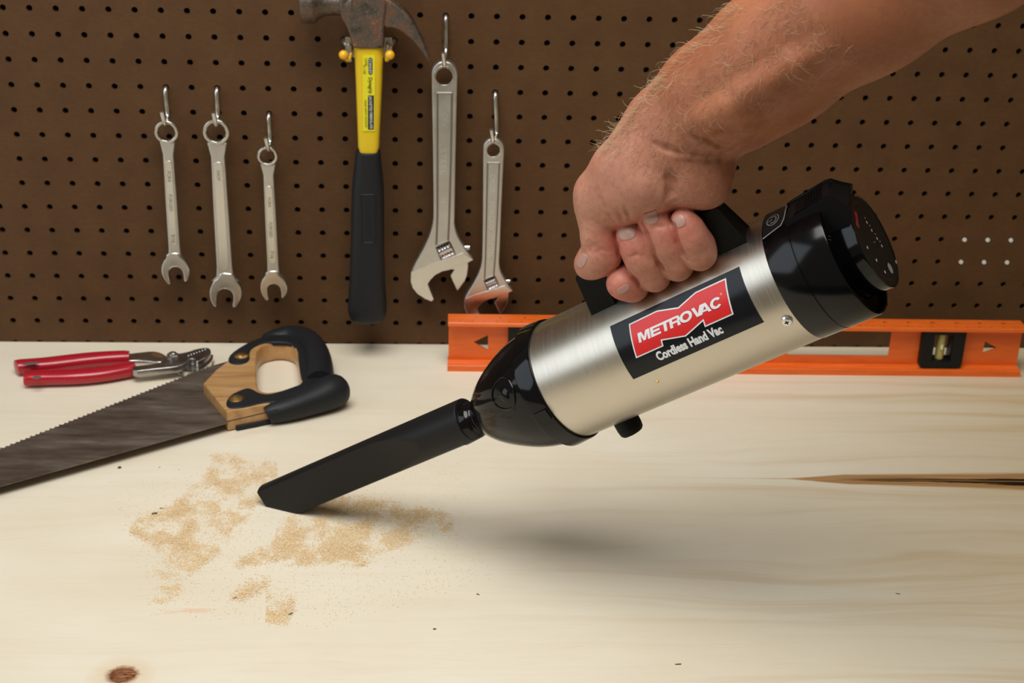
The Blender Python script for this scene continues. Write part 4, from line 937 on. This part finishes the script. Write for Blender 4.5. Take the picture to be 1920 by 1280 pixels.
for L_ in ([(1257, 404), (1262, 425), (1270, 455), (1281, 476), (1291, 489)], [(1203, 416), (1212, 440), (1222, 468), (1236, 497), (1247, 510)], [(1180, 510), (1190, 522), (1198, 533)], [(1153, 434), (1157, 460), (1161, 480)]): crease(L_, .0019, -.55, .0020)
crease([(1302, 234), (1325, 224), (1345, 216), (1366, 214), (1392, 222), (1410, 222)], .0032, .75, .012, True)
crease([(1330, 225), (1365, 200), (1400, 176), (1440, 152), (1490, 122), (1540, 92)], .0032, .75, .012, True)
0 and crease([(1255, 296), (1238, 312), (1215, 322)], .0024, .9, .012, True)

def grow():
    x_ = np.array(hp(1650, -30, .05)) - np.array(hp(1285, 245, .05)); x_ /= np.linalg.norm(x_); z_ = np.array(_V); z_ = z_ - (z_ @ x_) * x_; z_ /= np.linalg.norm(z_); y_ = np.cross(z_, x_)
    B = np.array([x_, y_, z_]); lo = np.full(3, 1e9); hi = -lo
    for g in GR:
        for a, c, ra, rc in g[3]:
            for p, r in ((a, ra), (c, rc)): q = B @ p; lo = np.minimum(lo, q - r); hi = np.maximum(hi, q + r)
    lo -= .006; hi += .006; vs = .00092; n = np.ceil((hi - lo) / vs).astype(int) + 1
    tot = np.full(n, .02, np.float32)
    def window(L, pad):
        a = np.min([np.minimum(B @ q[0] - max(q[2], q[3]), B @ q[1] - max(q[2], q[3])) for q in L], 0) - pad
        c = np.max([np.maximum(B @ q[0] + max(q[2], q[3]), B @ q[1] + max(q[2], q[3])) for q in L], 0) + pad
        i0 = np.clip(((a - lo) / vs).astype(int), 0, n - 1); i1 = np.clip(((c - lo) / vs).astype(int) + 2, 1, n); return tuple(slice(s, e) for s, e in zip(i0, i1))
    def pos(sl):
        ax = [lo[i] + vs * np.arange(sl[i].start, sl[i].stop) for i in range(3)]; G = np.stack(np.meshgrid(*ax, indexing='ij'), -1); return G @ B
    for name, ki, ko, L in GR:
        sl = window(L, .018); g = np.full(tot[sl].shape, .03, np.float32)
        for q in L:
            s2 = window([q], .018 + ki); s3 = tuple(slice(max(a.start, c.start), min(a.stop, c.stop)) for a, c in zip(s2, sl)); loc = tuple(slice(a.start - c.start, a.stop - c.start) for a, c in zip(s3, sl))
            g[loc] = smin(g[loc], prim(pos(s3), *q).astype(np.float32), ki)
        tot[sl] = smin(tot[sl], g, ko)
    for q, k in ADD: sl = window([q], k + .004); tot[sl] = smin(tot[sl], prim(pos(sl), *q).astype(np.float32), k)
    for q, k in CUT: sl = window([q], k + .004); tot[sl] = -smin(-tot[sl], prim(pos(sl), *q).astype(np.float32), k)
    tot = np.minimum(tot, .02)
    import openvdb
    gr_ = openvdb.FloatGrid(.02); gr_.copyFromArray(tot)
    pts, quads = gr_.convertToQuads(isovalue=0.0)
    return (pts * vs + lo) @ B, quads
HV, HF = grow()
# drop loose specks: keep the component reached from the biggest shell
person = empty('person', hp(1285, 245, .05), label='bare right forearm and hand gripping the handle of the steel hand vacuum', cat='person')
me = bpy.data.meshes.new('arm_and_hand'); ofs = np.array(person.location)
me.from_pydata((HV - ofs).tolist(), [], HF.tolist()); me.update()
bm = bmesh.new(); bm.from_mesh(me)
seen = set(); best = []
for v in bm.verts:
    if v.index in seen: continue
    st = [v]; seen.add(v.index); comp = [v]
    while st:
        w_ = st.pop()
        for e in w_.link_edges:
            u_ = e.other_vert(w_)
            if u_.index not in seen: seen.add(u_.index); st.append(u_); comp.append(u_)
    if len(comp) > len(best): best = comp
keep = set(v.index for v in best); bmesh.ops.delete(bm, geom=[v for v in bm.verts if v.index not in keep], context='VERTS')
bmesh.ops.smooth_vert(bm, verts=bm.verts, factor=.5, use_axis_x=True, use_axis_y=True, use_axis_z=True)
bmesh.ops.recalc_face_normals(bm, faces=bm.faces); bm.to_mesh(me); bm.free()
me.materials.append(SKIN); me.polygons.foreach_set('use_smooth', [True] * len(me.polygons))
arm = put(bpy.data.objects.new('arm_and_hand', me), 'arm_and_hand', person)
co = np.zeros(len(me.vertices) * 3); me.vertices.foreach_get('co', co); co = co.reshape(-1, 3) + ofs
ax0 = np.array(hp(1235, 245, .05)); ax1 = np.array(hp(1345, 100, .05)); u = ((co - ax0) @ (ax1 - ax0)) / ((ax1 - ax0) @ (ax1 - ax0))
R_ = np.clip(1 - (u + .35) * 1.1, 0, 1)
tips = [(1176, 450, .055, .020), (1222, 420, .053, .019), (1280, 425, .053, .017), (1164, 532, .050, .017), (1108, 494, .053, .011), (1143, 484, .053, .010)]
G_ = np.zeros(len(co))
for x, y, e, s in tips: G_ = np.maximum(G_, np.exp(-(((co - np.array(hp(x, y, e))) ** 2).sum(1)) / (2 * (s * .6) ** 2)))
att = me.color_attributes.new('flush', 'FLOAT_COLOR', 'POINT'); att.data.foreach_set('color', np.stack([R_, np.clip(G_ * 1.1, 0, 1), 0 * R_, 1 + 0 * R_], 1).ravel())

from mathutils.bvhtree import BVHTree
_bv = BVHTree.FromPolygons([tuple(v) for v in co], [tuple(p.vertices) for p in me.polygons])
def hit(px, py):
    q, n_, i_, d_ = _bv.ray_cast(CAMP, ray(px, py)); return (q, n_) if q is not None else (None, None)
def nail(cx, cy, ax, hl, hw, name='fingernail', p=2.6, emax=.1):
    a = Vector(ax).normalized(); s_ = Vector((-a.y, a.x)); V = []; F = []; n = 10
    for i in range(-n, n + 1):
        for j in range(-n, n + 1):
            u_, v_ = i / n, j / n
            l = max(abs(u_), abs(v_)); m_ = (abs(u_) ** p + abs(v_) ** p) ** (1 / p); f_ = l / m_ if m_ > 0 else 0
            x, y = u_ * f_ * hl, v_ * f_ * hw; q, nq = hit(cx + a.x * x + s_.x * y, cy + a.y * x + s_.y * y)
            V.append(q + nq * (.00045 if l < .95 else -.0002) if q is not None and (q - VO).dot(_V) < emax else None)
    w_ = 2 * n + 1
    for i in range(2 * n):
        for j in range(2 * n):
            f_ = (i * w_ + j, (i + 1) * w_ + j, (i + 1) * w_ + j + 1, i * w_ + j + 1)
            if all(V[q] is not None for q in f_): F.append(f_)
    V = [v if v is not None else Vector((0, 0, 0)) for v in V]
    us = sorted({q for f_ in F for q in f_}); mp = {q: k for k, q in enumerate(us)}
    o = mesh(name, [V[q] for q in us], [tuple(mp[q] for q in f_) for f_ in F], NAIL, person, ang=60)
    if Vector(o.data.polygons[0].normal).dot(-ray(cx, cy)) < 0: o.data.flip_normals()
nail(1273.5, 414, (-.3, -1), 13, 12.5); nail(1220.5, 405, (-.28, -1), 17, 13.5, emax=.0690); nail(1175.5, 438, (-.22, -1), 12.5, 17.5); nail(1169, 542.5, (.5, .85), 6.5, 13.5); nail(1091.5, 489, (-.45, .9), 14.5, 8.5)

# hair: fine curved strands rooted in the skin, parts of the arm
def strands(sites, name, m_, n_len, lift, rad, lay=(-.55, .83)):
    mb = MB(); 
    for px, py in sites:
        q, nrm_ = hit(px, py)
        if q is None: continue
        nrm_ = nrm_.normalized(); fl = (Vector(hp(px + 10 * lay[0] + random.uniform(-7, 7), py + 10 * lay[1] + random.uniform(-7, 7), .05)) - Vector(hp(px, py, .05))).normalized()
        fl = (fl - fl.dot(nrm_) * nrm_).normalized(); fl = (fl + nrm_.cross(fl) * random.gauss(0, .75)).normalized(); L = n_len * random.uniform(.5, 1.3); lf = lift * random.uniform(.4, 1.5); P = []; q = Vector(q); sd = nrm_.cross(fl) * random.uniform(-1.1, 1.1)
        for i in range(6):
            u_ = i / 5; P.append(q + fl * L * u_ + nrm_ * (L * lf * math.sin(u_ * PI * .72)) + sd * L * u_ * u_)
        mb.tube(P, [rad, rad, rad * .9, rad * .75, rad * .5, rad * .15], 3, False)
    return mb.build(name, m_, person, kind='stuff')
edge = [(1132, 282), (1175, 228), (1215, 173), (1250, 134), (1320, 64), (1392, 4)]
S1 = []
for _ in range(300):
    u_ = random.random() * 4.999; i = int(u_); f_ = u_ - i; x = edge[i][0] * (1 - f_) + edge[i + 1][0] * f_; y = edge[i][1] * (1 - f_) + edge[i + 1][1] * f_; d_ = random.random() ** 2.2 * 26 + 1; S1.append((x + d_ * .75, y + d_ * .66))
strands(S1, 'pale_hairs', HAIRM, .0085, .75, .00010)
S2 = []; S3 = []
for _ in range(1500):
    a = random.random(); w_ = random.betavariate(1.2, 2.2); x = 1150 + a * 330 + w_ * 170; y = 275 - a * 300 + w_ * 150
    (S2 if random.random() < .72 else S3).append((x, y))
strands(S2, 'short_brown_hairs', HAIRD, .0052, .10, .00004); strands(S3, 'fine_pale_hairs', HAIRM, .0075, .2, .00007)

# ------------------------------------------------------------------ sawdust and stray bits on the bench
def inpoly(x, y, P):
    c = False; j = len(P) - 1
    for i in range(len(P)):
        if (P[i][1] > y) != (P[j][1] > y) and x < (P[j][0] - P[i][0]) * (y - P[i][1]) / (P[j][1] - P[i][1]) + P[i][0]: c = not c
        j = i
    return c
PILES = [([(405, 848), (440, 852), (470, 862), (520, 868), (520, 905), (498, 925), (450, 985), (402, 1038), (372, 1062), (330, 1045), (268, 1012), (243, 995), (262, 972), (318, 948), (372, 905), (396, 880)], 1.0, 21000),
         ([(402, 1034), (372, 1070), (335, 1108), (302, 1132), (285, 1128), (300, 1092), (290, 1060), (330, 1030), (380, 1020)], .36, 2400),
         ([(590, 948), (560, 950), (520, 1000), (470, 1040), (430, 1068), (478, 1060), (530, 1045), (548, 1062), (600, 1055), (640, 1062), (690, 1058), (712, 1035), (780, 1015), (850, 985), (840, 965), (770, 950), (690, 935), (650, 925), (620, 930)], .85, 30000),
         ([(430, 1120), (460, 1095), (500, 1078), (508, 1095), (480, 1112), (445, 1130)], .5, 1100), ([(500, 1108), (535, 1102), (556, 1140), (545, 1162), (515, 1168), (498, 1150)], .45, 1200),
         ([(498, 1150), (540, 1158), (535, 1174), (512, 1168)], .9, 800),
         ([(200, 900), (860, 860), (920, 1080), (620, 1180), (280, 1150)], .12, 3600)]
VV = []; FF = []
def flake(p, s):
    a = random.random() * PI; c_, s_ = math.cos(a), math.sin(a); l, w_, h = s * random.uniform(.8, 1.7), s * random.uniform(.3, .8), s * random.uniform(.25, .6); n0 = len(VV)
    t1, t2_ = random.uniform(-.3, .3) * s, random.uniform(-.3, .3) * s
    VV.extend([(p[0] + l * c_, p[1] + l * s_, p[2] + t1), (p[0] - w_ * s_, p[1] + w_ * c_, p[2] + .0001), (p[0] - l * c_, p[1] - l * s_, p[2] + t2_), (p[0] + w_ * s_, p[1] - w_ * c_, p[2] + .0001), (p[0], p[1], p[2] + h)])
    FF.extend([(n0, n0 + 1, n0 + 4), (n0 + 1, n0 + 2, n0 + 4), (n0 + 2, n0 + 3, n0 + 4), (n0 + 3, n0, n0 + 4)])
for poly, dens, cnt in PILES:
    xs = [p[0] for p in poly]; ys = [p[1] for p in poly]; k = 0; tries = 0
    while k < cnt and tries < cnt * 14:
        tries += 1
        x = random.uniform(min(xs), max(xs)); y = random.uniform(min(ys), max(ys))
        jx, jy = x + random.gauss(0, 7), y + random.gauss(0, 4)
        if not inpoly(jx, jy, poly): continue
        n_ = noise.fractal(Vector((x * .022, y * .036, dens * 9)), .9, 2.1, 4) * .9
        if dens > .2 and random.random() > max(.07, min(1, .40 + n_ * 1.25)): continue
        p = at(x, y, 'z', 0); h = max(0, n_ + .2) * .0009 * (dens > .4) * random.random()
        flake((p.x, p.y, .0002 + h), random.uniform(.00022, .00060) * (1.25 if random.random() < .1 else 1)); k += 1
me = bpy.data.meshes.new('sawdust'); me.from_pydata(VV, [], FF); me.materials.append(DUST); me.update()
put(bpy.data.objects.new('sawdust', me), 'sawdust', label='pale tan sawdust scattered around the nozzle tip with a clean swept path', cat='sawdust', kind='stuff')
def chip(px, py, L, W_, H_, rot, m_, name, label, cat):
    p = at(px, py, 'z', 0); root_v = []; n = 7; c_, s_ = math.cos(rot), math.sin(rot)
    for lay, hh in ((1.0, 0.00002), (.8, H_ * .7), (.35, H_)):
        for k in range(n):
            a = 2 * PI * k / n; r_ = lay * random.uniform(.75, 1.2); x, y = L * r_ * math.cos(a), W_ * r_ * math.sin(a); root_v.append((p.x + x * c_ - y * s_, p.y + x * s_ + y * c_, hh))
    F = [tuple(range(n))[::-1], tuple(range(2 * n, 3 * n))] + [(j * n + k, j * n + (k + 1) % n, (j + 1) * n + (k + 1) % n, (j + 1) * n + k) for j in range(2) for k in range(n)]
    mesh(name, root_v, F, m_, None, label=label, cat=cat)
chip(290, 963, .0026, .0017, .0012, .3, CHIP, 'bark_chip', 'brown bark crumb at the left edge of the sawdust', 'wood chip')
chip(302, 953, .0022, .0006, .0005, .2, CHIP, 'bark_chip', 'thin dark sliver just above the brown bark crumb', 'wood chip')
chip(224, 877, .0018, .0016, .0015, .9, mat('grey_crumb', (.06, .055, .05), .8), 'crumb', 'small dark grey triangular crumb below the saw blade', 'crumb')
chip(299, 876, .0021, .0003, .0004, 1.3, REDT, 'red_thread', 'tiny red thread below the saw blade, right of the grey crumb', 'thread')
chip(545, 1151, .0030, .0009, .0009, .7, LEAF, 'green_flake', 'small dull green flake in the lowest clump of sawdust', 'flake')
chip(441, 1121, .0022, .0006, .0006, .5, mat('reddish_crumb', (.28, .10, .05), .8), 'red_crumb', 'reddish crumb at the left end of the small lower sawdust streak', 'crumb')
chip(815, 1179, .0013, .0009, .0006, .1, CHIP, 'dark_speck', 'round black speck on the bare wood right of the sawdust', 'speck')
chip(896, 1114, .0018, .0007, .0005, -.7, CHIP, 'dark_speck', 'oval dark speck, the farthest right on the bare pale wood beyond the sawdust', 'speck')
chip(1272, 1245, .0030, .0007, .0005, .05, mat('maroon_sliver', (.14, .03, .02), .7), 'maroon_sliver', 'short maroon sliver near the bottom edge of the bench', 'sliver')
chip(1684, 1113, .0022, .0006, .0004, -.3, CHIP, 'dark_sliver', 'dark sliver on the streaked wood at the lower right', 'sliver')
